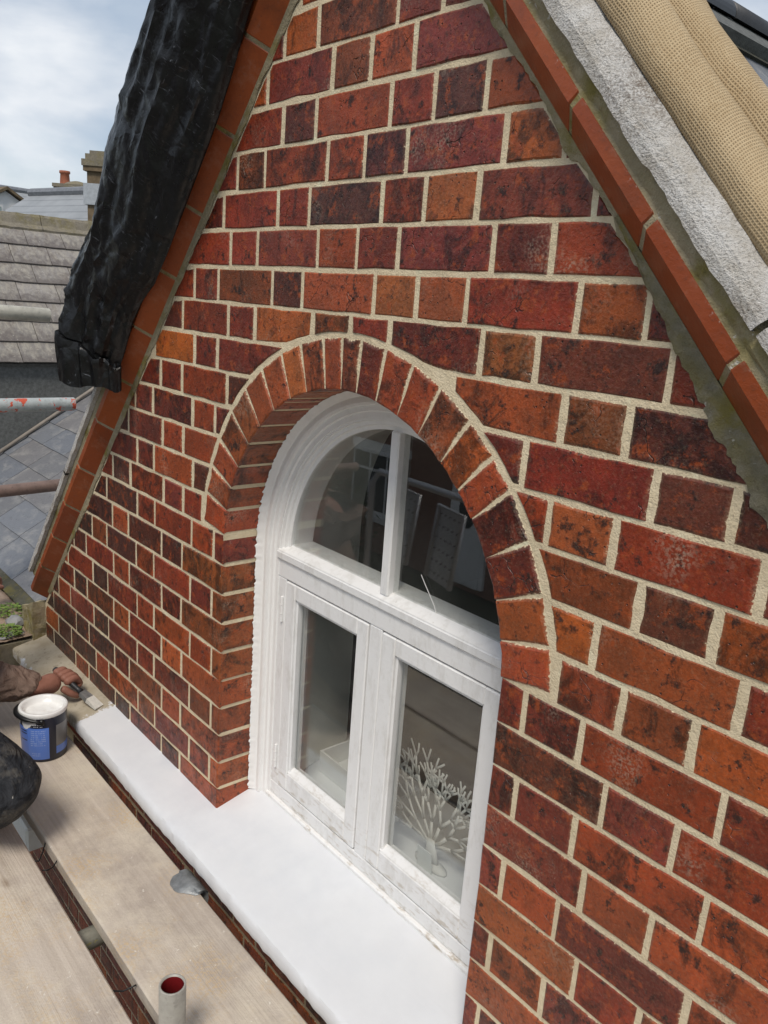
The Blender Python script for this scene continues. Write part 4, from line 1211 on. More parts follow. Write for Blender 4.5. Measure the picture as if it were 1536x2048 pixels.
def mat_cloth(name, a, b, dust=None, wr=14):
    t = NT(name)
    fold = t.noise(9, t.mapping(t.obj(), (1.0, 2.2, 2.6), (0, 0, 0), (0.3, 0.5, 0.2)), 3, 0.5, 2.2)
    n = t.noise(wr, t.mapping(t.obj(), (1, 1.6, 0.8)), 4, 0.55, 1.2); f = t.noise(500, None, 2)
    c = t.mix(t.ramp(n, 0.35, 0.65), a, b)
    if dust:
        c = t.mix(t.ramp(t.noise(6, None, 5, 0.7), 0.48, 0.68, 0, 0.75), c, dust)
        c = t.mix(t.ramp(t.noise(70, None, 3), 0.72, 0.75, 0, 0.9), c, (0.6, 0.58, 0.53))
    return t.fin(c, 0.9, t.bump(t.math('ADD', t.math('ADD', n, t.math('MULTIPLY', fold, 1.6)), t.math('MULTIPLY', f, 0.05)), 0.7, 0.012), 0.15)
def wrinkle(o, size, strength, seed=0):
    tx = bpy.data.textures.new('wrinkle', 'CLOUDS'); tx.noise_scale = size; tx.noise_depth = 2; tx.noise_type = 'SOFT_NOISE'
    s3 = o.modifiers.new('sub2', 'SUBSURF'); s3.levels = 2; s3.render_levels = 2
    d = o.modifiers.new('wrinkle', 'DISPLACE'); d.texture = tx; d.texture_coords = 'LOCAL'; d.strength = strength; d.mid_level = 0.5
M['skin'] = mat_skin()
M['jumper'] = mat_cloth('taupe_sweatshirt', (0.155, 0.105, 0.082), (0.235, 0.165, 0.13))
M['trouser'] = mat_cloth('dusty_black_trousers', (0.016, 0.017, 0.020), (0.048, 0.050, 0.055), (0.19, 0.17, 0.14))
pr = root('person', (-0.75, -0.62, ZBD), 'painter in taupe sweatshirt and dusty black trousers kneeling, brush in hand', 'person')
WRI = zpt(66, 1378, -1.640); ELB = Vector((-0.86, -0.47, -1.56)); SHO = Vector((-0.72, -0.62, -1.22))
PEL = Vector((-0.80, -0.68, -1.60))
HAND = zpt(118, 1362, -1.652)
body = [PEL, PEL + Vector((-.02, .06, .15)), PEL + Vector((-.05, .13, .32)), Vector((-0.86, -0.52, -1.16)), Vector((-0.86, -0.47, -1.09)), Vector((-0.86, -0.435, -1.03)), Vector((-0.86, -0.415, -0.955)),
        SHO, ELB, WRI, HAND,
        Vector((-1.02, -0.58, -1.22)), Vector((-1.30, -0.42, -1.40)), Vector((-1.545, -0.19, -1.56)), Vector((-1.60, -0.115, -1.580)),
        PEL + Vector((0.10, .0, -.02)), Vector((-0.22, -0.44, -1.615)), Vector((-0.66, -0.56, -1.72)), Vector((-0.80, -0.58, -1.745)),
        PEL + Vector((-.10, .0, -.02)), Vector((-0.72, -0.36, -1.42)), Vector((-0.92, -0.46, -1.70)), Vector((-0.84, -0.42, -1.76))]
be = [(0, 1), (1, 2), (2, 3), (3, 4), (4, 5), (5, 6), (3, 7), (7, 8), (8, 9), (9, 10), (3, 11), (11, 12), (12, 13), (13, 14), (0, 15), (15, 16), (16, 17), (17, 18), (0, 19), (19, 20), (20, 21), (21, 22)]
br = [.09, .09, .10, .085, .055, .070, .080, .050, .034, .028, .039, .050, .034, .028, .036, .07, .045, .04, .035, .07, .045, .04, .035]
HD = body[6]; fw = Vector((0.10, 0.92, -0.38)).normalized(); sd_ = fw.cross(Vector((0, 0, 1))).normalized()
body += [HD + fw * 0.088 - Vector((0, 0, 0.010)), HD + fw * 0.104 - Vector((0, 0, 0.022)), HD + sd_ * 0.082, HD - sd_ * 0.082, HD + fw * 0.055 - Vector((0, 0, 0.075))]
be += [(6, 23), (23, 24), (6, 25), (6, 26), (6, 27)]; br += [.017, .013, .018, .018, .034]
bo = skin_mesh('body', body, be, br, M['skin'], pr, 0, 2)
M['hair'] = mat_simple('short_grey_hair', (0.06, 0.05, 0.045), .8, .3, 0, .4, 90, .8)
g = G(); n_ = 20; vs = []; fs = []
upv_ = Vector((0, 0, 1)); bk = (upv_ * 0.9 - fw * 0.45).normalized(); e1_ = sd_; e2_ = bk.cross(e1_).normalized()
for i_ in range(9):
    th = math.radians(1 + 11 * i_)
    for k in range(n_):
        a = 2 * math.pi * k / n_; rr = 0.094 + 0.004 * noise.noise(Vector((i_ * .9, k * .8, 3)))
        vs.append(HD + bk * math.cos(th) * rr * 1.08 + (e1_ * math.cos(a) + e2_ * math.sin(a)) * math.sin(th) * rr)
for i_ in range(8):
    for k in range(n_):
        a = i_ * n_ + k; b = i_ * n_ + (k + 1) % n_; fs.append((a, b, b + n_, a + n_))
fs.append(tuple(range(n_)))
hr = mk('hair', vs, fs, M['hair'], pr, None, True); fix_normals(hr)
M['eye'] = mat_simple('eye', (0.03, 0.02, 0.015), .2, .5)
for q_ in (-1, 1): ball('eye', HD + fw * 0.076 + sd_ * 0.031 * q_ + Vector((0, 0, 0.012)), 0.011, M['eye'], bo)
G().tube([HD + fw * 0.084 - Vector((0, 0, .058)) - sd_ * .022, HD + fw * 0.092 - Vector((0, 0, .060)), HD + fw * 0.084 - Vector((0, 0, .058)) + sd_ * .022], .0045, 6).make('mouth', mat_simple('lip', (.20, .055, .045), .5), bo, True)
bo['label'] = 'bare tanned hands and head'
# sweatshirt and trousers
sh = [0, 1, 2, 3, 7, 8, 9, 11, 12, 13]; mp = {v: i for i, v in enumerate(sh)}
cuff = WRI.lerp(HAND, 0.30); cuff2 = body[13] + (body[12] - body[13]).normalized() * 0.03
sp_ = [body[i] for i in sh]; sp_[6] = cuff; sp_[9] = cuff2
midf = ELB.lerp(cuff, 0.55) + Vector((0, 0, -0.008)); sp_.append(midf); q3 = ELB.lerp(cuff, 0.82) + Vector((0, 0, .004)); sp_.append(q3); sp_.append(body[4] - Vector((0, 0.01, 0.03)))
ed = [(0, 1), (1, 2), (2, 3), (3, 4), (4, 5), (5, 10), (10, 11), (11, 6), (3, 7), (7, 8), (8, 9), (3, 12)]
shirt_ = skin_mesh('sweatshirt', sp_, ed, [.15, .155, .175, .135, .088, .080, .044, .085, .068, .048, .070, .056, .078], M['jumper'], pr, 0, 2)
tr = [0, 15, 16, 17, 18, 19, 20, 21, 22]; mp = {v: i for i, v in enumerate(tr)}
tp = [body[i] for i in tr]
tp[2] = Vector((-0.185, -0.425, -1.605)); tp[3] = Vector((-0.55, -0.52, -1.730))
tp += [Vector((-0.45, -0.53, -1.575)), Vector((-0.38, -0.475, -1.70))]
trous_ = skin_mesh('trousers', tp, [(0, 1), (1, 9), (9, 2), (2, 10), (10, 3), (3, 4), (0, 5), (5, 6), (6, 7), (7, 8)], [.16, .115, .090, .078, .06, .115, .08, .07, .06, .118, .104], M['trouser'], pr, 0, 2)
wrinkle(shirt_, 0.05, 0.026); wrinkle(trous_, 0.09, 0.016)
# boots
M['boot'] = mat_simple('boot_leather', (0.05, 0.035, 0.025), 0.7, 0.3)
for c in (Vector((-0.86, -0.60, ZBD + 0.045)), Vector((-0.80, -0.40, ZBD + 0.045))):
    skin_mesh('boot', [c, c + Vector((-0.10, -.02, .0)), c + Vector((0.05, 0.01, 0.04))], [(0, 1), (0, 2)], [.042, .036, .045], M['boot'], pr, 0, 2)
# right hand closed round the brush: five fingers
tip = Vector((-0.668, -0.040, ZS - 0.006)); butt = zpt(109, 1338, -1.632)
bd = (tip - butt).normalized()
def on(t): return butt.lerp(tip, t)
kn = HAND + (HAND - WRI).normalized() * 0.028
side = bd
hd_ = (HAND - WRI).normalized()
upv = Vector((0, 0, 1))
for i, (L, off) in enumerate(((1.0, 0.026), (1.06, 0.009), (1.0, -0.009), (0.84, -0.026))):
    k0 = HAND + side * off * 0.9 + upv * 0.008
    k1 = k0 + hd_ * 0.045 * L + upv * 0.008
    k2 = k1 + hd_ * 0.020 * L - upv * 0.026
    k3 = k2 - hd_ * 0.026 * L - upv * 0.012
    skin_mesh('finger', [k0, k1, k2, k3], [(0, 1), (1, 2), (2, 3)], [.0145, .0135, .0115, .0100], M['skin'], bo, 0, 2)
k0 = HAND + side * 0.022 - upv * 0.004 - hd_ * 0.012; k1 = k0 + side * 0.026 + hd_ * 0.020 - upv * 0.012; k2 = k1 + hd_ * 0.026 - upv * 0.012 + side * 0.004
skin_mesh('thumb', [k0, k1, k2], [(0, 1), (1, 2)], [.0135, .0115, .0095], M['skin'], bo, 0, 2)
# left fist with a black handled scraper
LH = body[14]
for i, off in enumerate((0.024, 0.008, -0.008, -0.023)):
    k0 = LH + Vector((off * .6, off * .6, 0.012)); d = Vector((-0.5, 0.8, -0.1)).normalized()
    skin_mesh('finger', [k0, k0 + d * .042, k0 + d * .05 - upv * .026, k0 + d * .028 - upv * .034], [(0, 1), (1, 2), (2, 3)], [.0125, .0115, .0105, .009], M['skin'], bo, 0, 2)
skin_mesh('thumb', [LH + Vector((.03, .0, 0)), LH + Vector((.045, .03, -.01)), LH + Vector((.035, .055, -.02))], [(0, 1), (1, 2)], [.014, .012, .010], M['skin'], bo, 0, 2)
# paint brush
bru = root('paint_brush', tip, 'paint brush with dark handle held in the painter right hand', 'paint brush')
M['bristle'] = mat_simple('white_loaded_bristle', (0.70, 0.68, 0.62), 0.7, 0.2, 0, 0.2, 120, 0.6)
G().tube([on(0), on(0.03), on(.3), on(.52), on(.60)], [.0085, .0105, .0100, .0075, .0095], 14).make('handle', M['black'], bru, True)
def flatbox(a, b, w0, w1, t0, t1, mat, name):
    sd = bd.cross(upv).normalized(); up2 = sd.cross(bd).normalized()
    vs = [p + sd * (sx * w) + up2 * (sz * t) for p, w, t in ((a, w0, t0), (a.lerp(b, .5), (w0 + w1) / 2, (t0 + t1) / 2), (b, w1, t1)) for sx, sz in ((-1, -1), (1, -1), (1, 1), (-1, 1))]
    fs = [(0, 1, 2, 3), (11, 10, 9, 8)] + [(r * 4 + (k + 1) % 4, r * 4 + k, r * 4 + k + 4, r * 4 + (k + 1) % 4 + 4) for r in range(2) for k in range(4)]
    o = mk(name, vs, fs, mat, bru); fix_normals(o); return o
flatbox(on(.62), on(.78), .012, .014, .007, .0075, M['galv'], 'ferrule')
flatbox(on(.78), on(1.0), .0145, .017, .0078, .003, M['bristle'], 'bristles')

# ------------------------------------------------------------------ black sheeting over the left verge
def dpt(px, py, D):
    c = Vector((1.60553, -0.91991, -0.42302)); w = wpt(px, py, 1.0) - c
    fwd = Vector((-0.72653871, 0.63990066, -0.25033709))
    return c + w * (D / w.dot(fwd))
def interp(tab, x):
    if x <= tab[0][0]: return tab[0][1]
    for (a, b), (c, d) in zip(tab, tab[1:]):
        if x <= c: return b + (d - b) * (x - a) / (c - a)
    return tab[-1][1]
def tarp():
    base = [(0.020, 0.050), (0.032, 0.066), (0.052, 0.086), (0.085, 0.100), (0.12, 0.118), (0.155, 0.126), (0.19, 0.137), (0.222, 0.134), (0.252, 0.124), (0.275, 0.104), (0.286, 0.075),
            (0.286, 0.035), (0.27, -0.01), (0.245, -0.06), (0.215, -0.11), (0.19, -0.17), (0.17, -0.23), (0.10, -0.26), (0.03, -0.262)]
    # resample
    prof = []
    for a, b in zip(base, base[1:]):
        for k in range(6): prof.append((a[0] + (b[0] - a[0]) * k / 6, a[1] + (b[1] - a[1]) * k / 6))
    prof.append(base[-1]); m = len(prof)
    kU = [(0.1, 0.93), (0.49, 0.96), (0.58, 0.99), (0.68, 1.05), (0.75, 1.08), (0.9, 1.08), (0.96, 1.04), (1.03, 0.95), (1.10, 0.90), (1.16, 0.93), (1.24, 1.0), (1.32, 0.92), (1.36, 0.82)]
    dU = [(0.1, 0.02), (0.35, 0.025), (0.45, 0.005), (0.56, -0.010), (0.9, -0.016), (1.0, -0.012), (1.08, 0.010), (1.15, 0.016), (1.25, 0.0)]
    st = [0.02 + 0.008 * i for i in range(159)]
    vs = []; fs = []
    for i, s in enumerate(st):
        k = interp(kU, s + 0.08); d = interp(dU, s)
        for j, (u, v) in enumerate(prof):
            t = j / (m - 1)
            ridge = 0.013 * noise.noise(Vector((t * 8, s * 1.1, 3))) + 0.008 * (1 - 2 * abs(noise.noise(Vector((t * 13 + s * 1, s * 1.5, 8)))))
            crease = lambda a, b, q: max(0.0, 1 - 7.0 * abs(noise.noise(Vector((a, b, q)))))
            crump = 0.005 * noise.noise(Vector((t * 8, s * 4, 13))) + 0.0045 * crease(t * 7 + s * 1.0, s * 1.3 - t * 1, 23) + 0.0028 * crease(t * 8 - s * 3, s * 4 + t * 3, 31) + 0.0016 * crease(t * 15, s * 13, 37) + 0.0030 * crease(t * 6 + s * 4, s * 5 - t * 4, 41)
            vo = noise.voronoi(Vector((t * 9 + s * 1.2, s * 5.0 - t * 1.5, 2.2)))[0]; vo2 = noise.voronoi(Vector((t * 18, s * 12, 6.2)))[0]
            crump += 0.016 * (vo[1] - vo[0] - 0.25) * 0.55 + 0.005 * (vo2[0] - 0.4)
            low = max(0.0, (s - 0.95) / 0.3)
            crump *= 1 + 1.1 * low
            f = min(1, t * 5 + 0.25)
            w = (ridge + crump) * f
            cu, cv = 0.15, 0.02
            L = math.hypot(u - cu, v - cv) or 1
            uu = 0.02 + (u - 0.02) * k + d * (1 - t * 2 if t < 0.5 else 0) + (u - cu) / L * w; vv = v + (v - cv) / L * w
            vs.append(PL(s, uu, vv))
    last = len(st) - 1
    # hanging collar: hem drops straight down, folded back over itself
    def ring(src, dz, sc, out):
        base_ = vs[src * m:(src + 1) * m]
        c = Vector((0, 0, 0))
        for p in base_: c += Vector(p)
        c /= m
        for j, p in enumerate(base_):
            p = Vector(p); dd = p - c
            n_ = Vector((dd.x, dd.y, 0)); n_ = n_.normalized() if n_.length > 0 else n_
            q = Vector((c.x + dd.x * sc, c.y + dd.y * sc, c.z + dd.z * max(0.05, 1 - abs(dz) * 9) + dz)) + n_ * out
            q += Vector((0.004 * noise.noise(Vector((j * .5, dz * 40, 1))), 0.004 * noise.noise(Vector((j * .5, dz * 40, 5))), 0.012 * noise.noise(Vector((j * .13, dz * 8, 9)))))
            vs.append(tuple(q))
    for dz, sc, out in ((-0.022, 1.0, 0.000), (-0.030, 0.99, -0.004), (-0.026, 1.0, 0.010), (-0.045, 1.0, 0.012), (-0.070, 0.99, 0.011), (-0.100, 0.98, 0.010), (-0.130, 0.97, 0.009), (-0.150, 0.96, 0.008), (-0.146, 0.90, 0.0)):
        ring(last, dz, sc, out)
    R = len(vs) // m
    for i in range(R - 1):
        for j in range(m - 1):
            a = i * m + j; fs.append((a, a + 1, a + m + 1, a + m))
    n0 = len(vs)
    o = mk('plastic_sheeting', vs, fs, M['tarp'], None, None, True); fix_normals(o)
    o.data.set_sharp_from_angle(angle=math.radians(30))
    s_ = o.modifiers.new('thick', 'SOLIDIFY'); s_.thickness = 0.0015; s_.offset = 0
    tag(o, 'crumpled black plastic sheeting draped over the left verge of the gable', 'sheeting')
tarp()

# ------------------------------------------------------------------ hessian over the right verge
def hessian():
    base = [(0.128, 0.030), (0.147, 0.034), (0.163, 0.027), (0.174, 0.012), (0.178, -0.008), (0.170, -0.030), (0.150, -0.042), (0.138, -0.050), (0.160, -0.056), (0.186, -0.066), (0.191, -0.086),
            (0.190, -0.108), (0.183, -0.126), (0.174, -0.142), (0.172, -0.155), (0.174, -0.170), (0.172, -0.19), (0.164, -0.21), (0.150, -0.235), (0.12, -0.26), (0.06, -0.28), (0.0, -0.29)]
    prof = []
    for a, b in zip(base, base[1:]):
        for k in range(3): prof.append((a[0] + (b[0] - a[0]) * k / 3, a[1] + (b[1] - a[1]) * k / 3))
    prof.append(base[-1]); m = len(prof)
    # smooth
    for _ in range(2):
        prof = [prof[0]] + [((prof[i - 1][0] + 2 * prof[i][0] + prof[i + 1][0]) / 4, (prof[i - 1][1] + 2 * prof[i][1] + prof[i + 1][1]) / 4) for i in range(1, m - 1)] + [prof[-1]]
    arc = [0]
    for a, b in zip(prof, prof[1:]): arc.append(arc[-1] + math.hypot(b[0] - a[0], b[1] - a[1]))
    st = [-0.05 + 0.02 * i for i in range(92)]
    vs = []; fs = []; uv = []
    for s in st:
        for j, (u, v) in enumerate(prof):
            t = arc[j]
            w = 0.009 * noise.noise(Vector((t * 13 + s * 1.5, s * 2.6, 3))) + 0.005 * noise.noise(Vector((t * 26, s * 7, 9)))
            shv = 0.012 * noise.noise(Vector((s * 1.8, 4, 2))) * min(1, t * 20) - 0.006 * max(0, s - 0.6)
            vs.append(PR(s, u + w * min(1, t * 30) - 0.012 * max(0, s - .5) * min(1, t * 25) - 0.006 * (1 - min(1, t * 40)) * s, v + shv)); uv.append((s + 0.25 * t, t * 1.15 - 0.04 * s))
    for i in range(len(st) - 1):
        for j in range(m - 1):
            a = i * m + j; fs.append((a, a + 1, a + m + 1, a + m))
    o = mk('hessian_cloth', vs, fs, M['hessian'], None, None, True, None, uv); fix_normals(o)
    s_ = o.modifiers.new('thick', 'SOLIDIFY'); s_.thickness = 0.002; s_.offset = -1
    tag(o, 'folded hessian sacking laid over the right verge of the gable', 'cloth')
hessian()

# ------------------------------------------------------------------ dormer roof behind the gable
dr = root('dormer_roof', (AX, 1.0, -1.4), 'slated dormer roof with black ridge tiles behind the hessian', 'roof')
g = G()
for P, smax in ((PR, 2.0), (PL, 2.4)):
    a = [P(0, -0.03, -0.26), P(smax, -0.03, -0.26), P(smax, -0.10, -0.26), P(0, -0.12, -0.26)]
    g.prism(a, (0, 3.2, 0))
g.make('roof_deck', M['felt'], dr)
for i in range(8):
    y0 = 0.262 + 0.42 * i; n = 14
    vs = []; fs = []
    for y in (y0, y0 + 0.412):
        for rr in (0.043, 0.033):
            for k in range(n + 1):
                a = math.pi * (-0.05 + 1.1 * k / n); vs.append((AX + rr * math.cos(a), y, 0.302 + rr * math.sin(a)))
    m = n + 1
    for k in range(n):
        fs += [(k, k + 1, 2 * m + k + 1, 2 * m + k), (m + k, 3 * m + k, 3 * m + k + 1, m + k + 1), (k, m + k, m + k + 1, k + 1), (2 * m + k, 2 * m + k + 1, 3 * m + k + 1, 3 * m + k)]
    o = mk('ridge_tile', vs, fs, M['black'], dr, None, True); fix_normals(o)
strip('lead_flashing', PR, 0.03, 0.085, [(-0.016, -0.27, 0), (-0.016, -3.4, 0)], M['lead'], 0.0, 0.02, 4, dr)
strip('ridge_bedding', PR, 0.085, 0.13, [(-0.012, -0.27, 0), (-0.006, -0.6, 0.4), (-0.010, -1.2, 0.4), (-0.012, -3.4, 0)], M['moss_stone'], 0.004, 0.01, 5, dr)
def slate_piece(parent, o, ax, up, nrm, w, h, t, mat, lift=0.008):
    """slate with lower-left corner o; ax across, up the slope, nrm outward; lower edge lifted"""
    o = Vector(o); jw = U(-.002, .002); tw = U(-.003, .003)
    c = []
    for a, b in ((0.0, tw), (w * .33, tw + U(-.003, .003)), (w * .66, U(-.003, .003)), (w, U(-.002, .002)), (w, h), (0, h)):
        l = lift * (1 - b / h) if h else 0
        c.append(o + ax * a + up * b + nrm * (l + t))
    top = c; bot = [p - nrm * t for p in c]
    vs = top + bot; n = 6
    fs = [tuple(range(n)), tuple(range(2 * n - 1, n - 1, -1))] + [((i + 1) % n, i, i + n, (i + 1) % n + n) for i in range(n)]
    ob = mk('slate', vs, fs, mat, parent, None, False, [1.0] * 4 + [0.0] * 2 + [1.0] * 4 + [0.0] * 2); fix_normals(ob)
    return ob
upR = Vector((-CO, 0, SI)); nR = Vector((SI, 0, CO)); axY = Vector((0, 1, 0))
for r in range(7):
    s0 = 0.13 + 0.16 * (r + 1)
    for k in range(4):
        y = 0.28 + 0.3 * k + (0.15 if r % 2 else 0) - 0.1
        slate_piece(dr, PR(s0, -0.028, -max(y, .262)), axY, upR, nR, 0.296, 0.20, 0.006, M['slate'])

# ------------------------------------------------------------------ main roof between the dormers
mr = root('main_slate_roof', (-2.3, 0.3, -1.7), 'blue-grey slate roof slope below the left verge', 'roof')
pit = math.radians(32); UPM = Vector((0, math.cos(pit), math.sin(pit))); NM = Vector((0, -math.sin(pit), math.cos(pit))); AXX = Vector((1, 0, 0))
E0 = Vector((0, 0.04, -1.66))
g = G(); p = [E0 + Vector((-5, 0, 0)) - NM * 0.02, E0 + Vector((-0.9, 0, 0)) - NM * 0.02, E0 + Vector((-0.9, 0, 0)) + UPM * 3.5 - NM * 0.02, E0 + Vector((-5, 0, 0)) + UPM * 3.5 - NM * 0.02]
g.prism(p, -NM * 0.05); g.make('roof_deck', M['felt'], mr)
ex = 0.1555
for r in range(11):
    w = 0.335; x = -3.46 + {0: 0.31, 1: 0.0}[r % 2] * 0.5 + (0.0 if r % 2 else 0.02)
    off = {0: -1.803, 1: -2.135, 2: -2.84 + .335 * 2}.get(r, -2.0 + 0.168 * (r % 2))
    x = off - w * math.ceil((off + 3.36) / w)
    while x < -1.18 and not (r > 4 and x > -2.0):
        x0, x1 = max(x, -3.345), x + w
        if x1 - x0 > 0.03: slate_piece(mr, E0 + Vector((x0 + 0.0025, 0, 0)) + UPM * (ex * r) - NM * 0.012, AXX, UPM, NM, x1 - x0 - 0.005, 0.205, 0.006, M['slate'], 0.0075)
        x = x1
g = G().tube([E0 + Vector((-3.25, 0, 0)) + UPM * 0.40 + NM * 0.016, E0 + Vector((-3.285, 0, 0)) + UPM * 1.1 + NM * 0.016, E0 + Vector((-3.33, 0, 0)) + UPM * 2.2 + NM * 0.016], 0.011, 8)
o = g.make('cable', mat_simple('grey_cable', (0.30, 0.26, 0.22), 0.6), None, True); tag(o, 'thin grey cable running up the slates beside the felt cheek', 'cable')
# mossy gutter lip, grit bed, kneeler
def rough(name, x0, x1, y0, y1, zf, mat, amp, step, parent=None, kind=None, skirt=0.0):
    nx = int((x1 - x0) / step); ny = max(2, int((y1 - y0) / step)); vs = []; fs = []
    for j in range(ny + 1):
        for i in range(nx + 1):
            x = x0 + (x1 - x0) * i / nx; y = y0 + (y1 - y0) * j / ny
            z = zf(x, y) + amp * (noise.noise(Vector((x * 18, y * 18, 1))) + 0.6 * noise.noise(Vector((x * 55, y * 55, 4))) + 0.3 * noise.noise(Vector((x * 130, y * 130, 4))))
            vs.append((x, y, z))
    for j in range(ny):
        for i in range(nx):
            a = j * (nx + 1) + i; fs.append((a, a + 1, a + nx + 2, a + nx + 1))
    return mk(name, vs, fs, mat, parent, None, True)
M['grit'] = mat_mortar('sandy_grit', (0.42, 0.31, 0.235), (0.30, 0.22, 0.16))
M['moss_lip'] = mat_mortar('black_moss_lip', (0.11, 0.105, 0.085), (0.07, 0.07, 0.055), 0.5)
o = rough('eaves_lip', -3.4, -1.29, -0.005, 0.05, lambda x, y: -1.690 + max(0, (y + 0.005)) * 0.62, M['moss_lip'], 0.004, 0.011, mr)
o = rough('gutter_grit', -3.2, -1.29, -0.19, 0.0, lambda x, y: -1.702, M['grit'], 0.006, 0.011)
tag(o, kind='structure')
G().box((-3.3, -0.21, -2.2), (-1.285, 0.02, -1.716)).make('parapet', M['moss_stone']); bpy.data.objects['parapet']['kind'] = 'structure'
def stone(name, c, r, mat, label, cat, sq=(1, 1, 1), sd=0):
    bm = bmesh.new(); bmesh.ops.create_icosphere(bm, subdivisions=2, radius=1)
    vs = []
    for v in bm.verts:
        p = v.co.copy(); k = 1 + 0.35 * noise.noise(p * 1.3 + Vector((sd, 0, 0))) + 0.12 * noise.noise(p * 4 + Vector((sd, 3, 0)))
        vs.append((c[0] + p.x * r * sq[0] * k, c[1] + p.y * r * sq[1] * k, c[2] + p.z * r * sq[2] * k))
    bm.verts.index_update(); fs = [tuple(v.index for v in f.verts) for f in bm.faces]; bm.free()
    return tag(mk(name, vs, fs, mat, None, None, False), label, cat)
M['grey_stone'] = mat_simple('grey_slate_chip', (0.34, 0.34, 0.34), 0.8, 0.3, 0, 0.4, 18, 0.5)
k_ = zpt(30, 1245, -1.69); stone('stone', (k_.x, k_.y, -1.685), 0.034, M['grey_stone'], 'pale grey stone between the weed clumps left of the gable', 'stone', (1.2, .9, .6), 3)
k_ = zpt(28, 1288, -1.70); stone('slate_chip', (-1.33, -0.12, -1.699), 0.034, M['grey_stone'], 'flat grey slate fragment lying at the bare end of the sill', 'slate fragment', (.8, 1.7, .18), 8)
# kneeler: rough mortar block under the verge
def kneeler():
    vs = []; fs = []; n = 9
    pts = []
    c = (-1.335, -0.012, -1.635)
    bm = bmesh.new(); bmesh.ops.create_cube(bm, size=1); bmesh.ops.subdivide_edges(bm, edges=list(bm.edges), cuts=5, use_grid_fill=True)
    for v in bm.verts:
        p = v.co; top = 0.075 + 0.0 * p.x
        q = Vector((c[0] + p.x * 0.115, c[1] + p.y * 0.065, -1.655 + p.z * 0.125 + (p.x * 0.05 if p.z > 0 else 0)))
        q += Vector((noise.noise(q * 25), noise.noise(q * 25 + Vector((5, 0, 0))), noise.noise(q * 25 + Vector((0, 7, 0))))) * 0.009
        vs.append(q)
    bm.verts.index_update(); fs = [tuple(v.index for v in f.verts) for f in bm.faces]; bm.free()
    mk('kneeler', vs, fs, M['old_mortar'], gable, None, False)
kneeler()
def leaves(c, n, rad, label, sd):
    random.seed(sd); g = G()
    for i in range(n):
        a = U(0, 6.28); r = rad * math.sqrt(rnd()); b = Vector((c[0] + r * math.cos(a), c[1] + r * math.sin(a) * .7, c[2]))
        h = U(.006, .026) * (1.2 - r / rad * .6); L = U(.008, .016); d = Vector((math.cos(a + U(-1, 1)), math.sin(a + U(-1, 1)), U(-.1, .6))).normalized()
        s_ = d.cross(Vector((0, 0, 1))).normalized() * L * .38; p = b + Vector((0, 0, h))
        g.add([b, b + Vector((.0008, 0, 0)), p], [(0, 1, 2)])
        g.add([p, p + d * L * .5 + s_, p + d * L + Vector((0, 0, -.002)), p + d * L * .5 - s_], [(0, 1, 2, 3)])
    o = g.make('weed_clump', M['leaf']); tag(o, label, 'weed', 'weeds by the gutter')
def mat_leaf():
    t = NT('weed_leaf'); n = t.noise(60, None, 3)
    c = t.mix(t.ramp(n, .3, .7), (0.085, 0.16, 0.02), (0.22, 0.30, 0.06))
    t.p.inputs['Subsurface Weight'].default_value = 0.0
    return t.fin(c, .5, None, .4)
M['leaf'] = mat_leaf()
k_ = zpt(24, 1222, -1.69); leaves((k_.x, k_.y, -1.698), 260, 0.075, 'green weed clump growing in the gutter grit, farther one by the eaves', 3)
k_ = zpt(18, 1262, -1.69); leaves((k_.x, k_.y, -1.698), 220, 0.055, 'green weed clump in front of the pale grey stone', 4)
random.seed(77)

# ------------------------------------------------------------------ neighbouring dormer
nd = root('neighbour_dormer', (-4.0, 1.0, -1.9), 'neighbouring dormer with weathered pale slates and grey felt cheek', 'dormer')
XC = -3.352; ZE = -0.868
zr_ = lambda y: -1.66 + (y - 0.04) * math.tan(pit)
yt = 0.04 + (ZE + 0.05 + 1.66) / math.tan(pit)
g = G(); g.prism([(XC, -0.05, -1.75), (XC, 0.02, -1.68), (XC, yt - .08, ZE - 0.02), (XC, -0.05, ZE - 0.02)], (-0.08, 0, 0)); o = g.make('cheek', M['felt'], nd); fix_normals(o)
p48 = math.radians(48); UPD = Vector((-math.cos(p48), 0, math.sin(p48))); ND = Vector((math.sin(p48), 0, math.cos(p48)))
E2 = Vector((-3.315, 0, -0.905)); SLN = 1.06
g = G(); g.prism([E2 - ND * .02, E2 + UPD * (SLN + .05) - ND * .02, E2 + UPD * (SLN + .05) - ND * .07, E2 - ND * .07], (0, 3.2, 0)); g.make('roof_deck', M['felt'], nd)
ap = E2 + UPD * (SLN + .05)
g = G(); g.prism([ap - ND * .02, ap + Vector((-.75, 0, -.83)), ap + Vector((-.8, 0, -.83)), ap - ND * .07 + Vector((0, 0, -.05))], (0, 3.2, 0)); g.make('far_slope', M['slate_pale'], nd)
exd = 0.149
for r in range(8):
    y = 0.10 + (0.115 if r % 2 else 0) + U(-.02, .02)
    while y < 1.65:
        w = 0.232 + U(-.008, .008)
        slate_piece(nd, E2 + Vector((0, y + .002, 0)) + UPD * (exd * r - .01) - ND * .012, axY, UPD, ND, w - .004, min(0.20, SLN + .04 - exd * r), 0.009, M['slate_pale'], 0.015)
        y += w
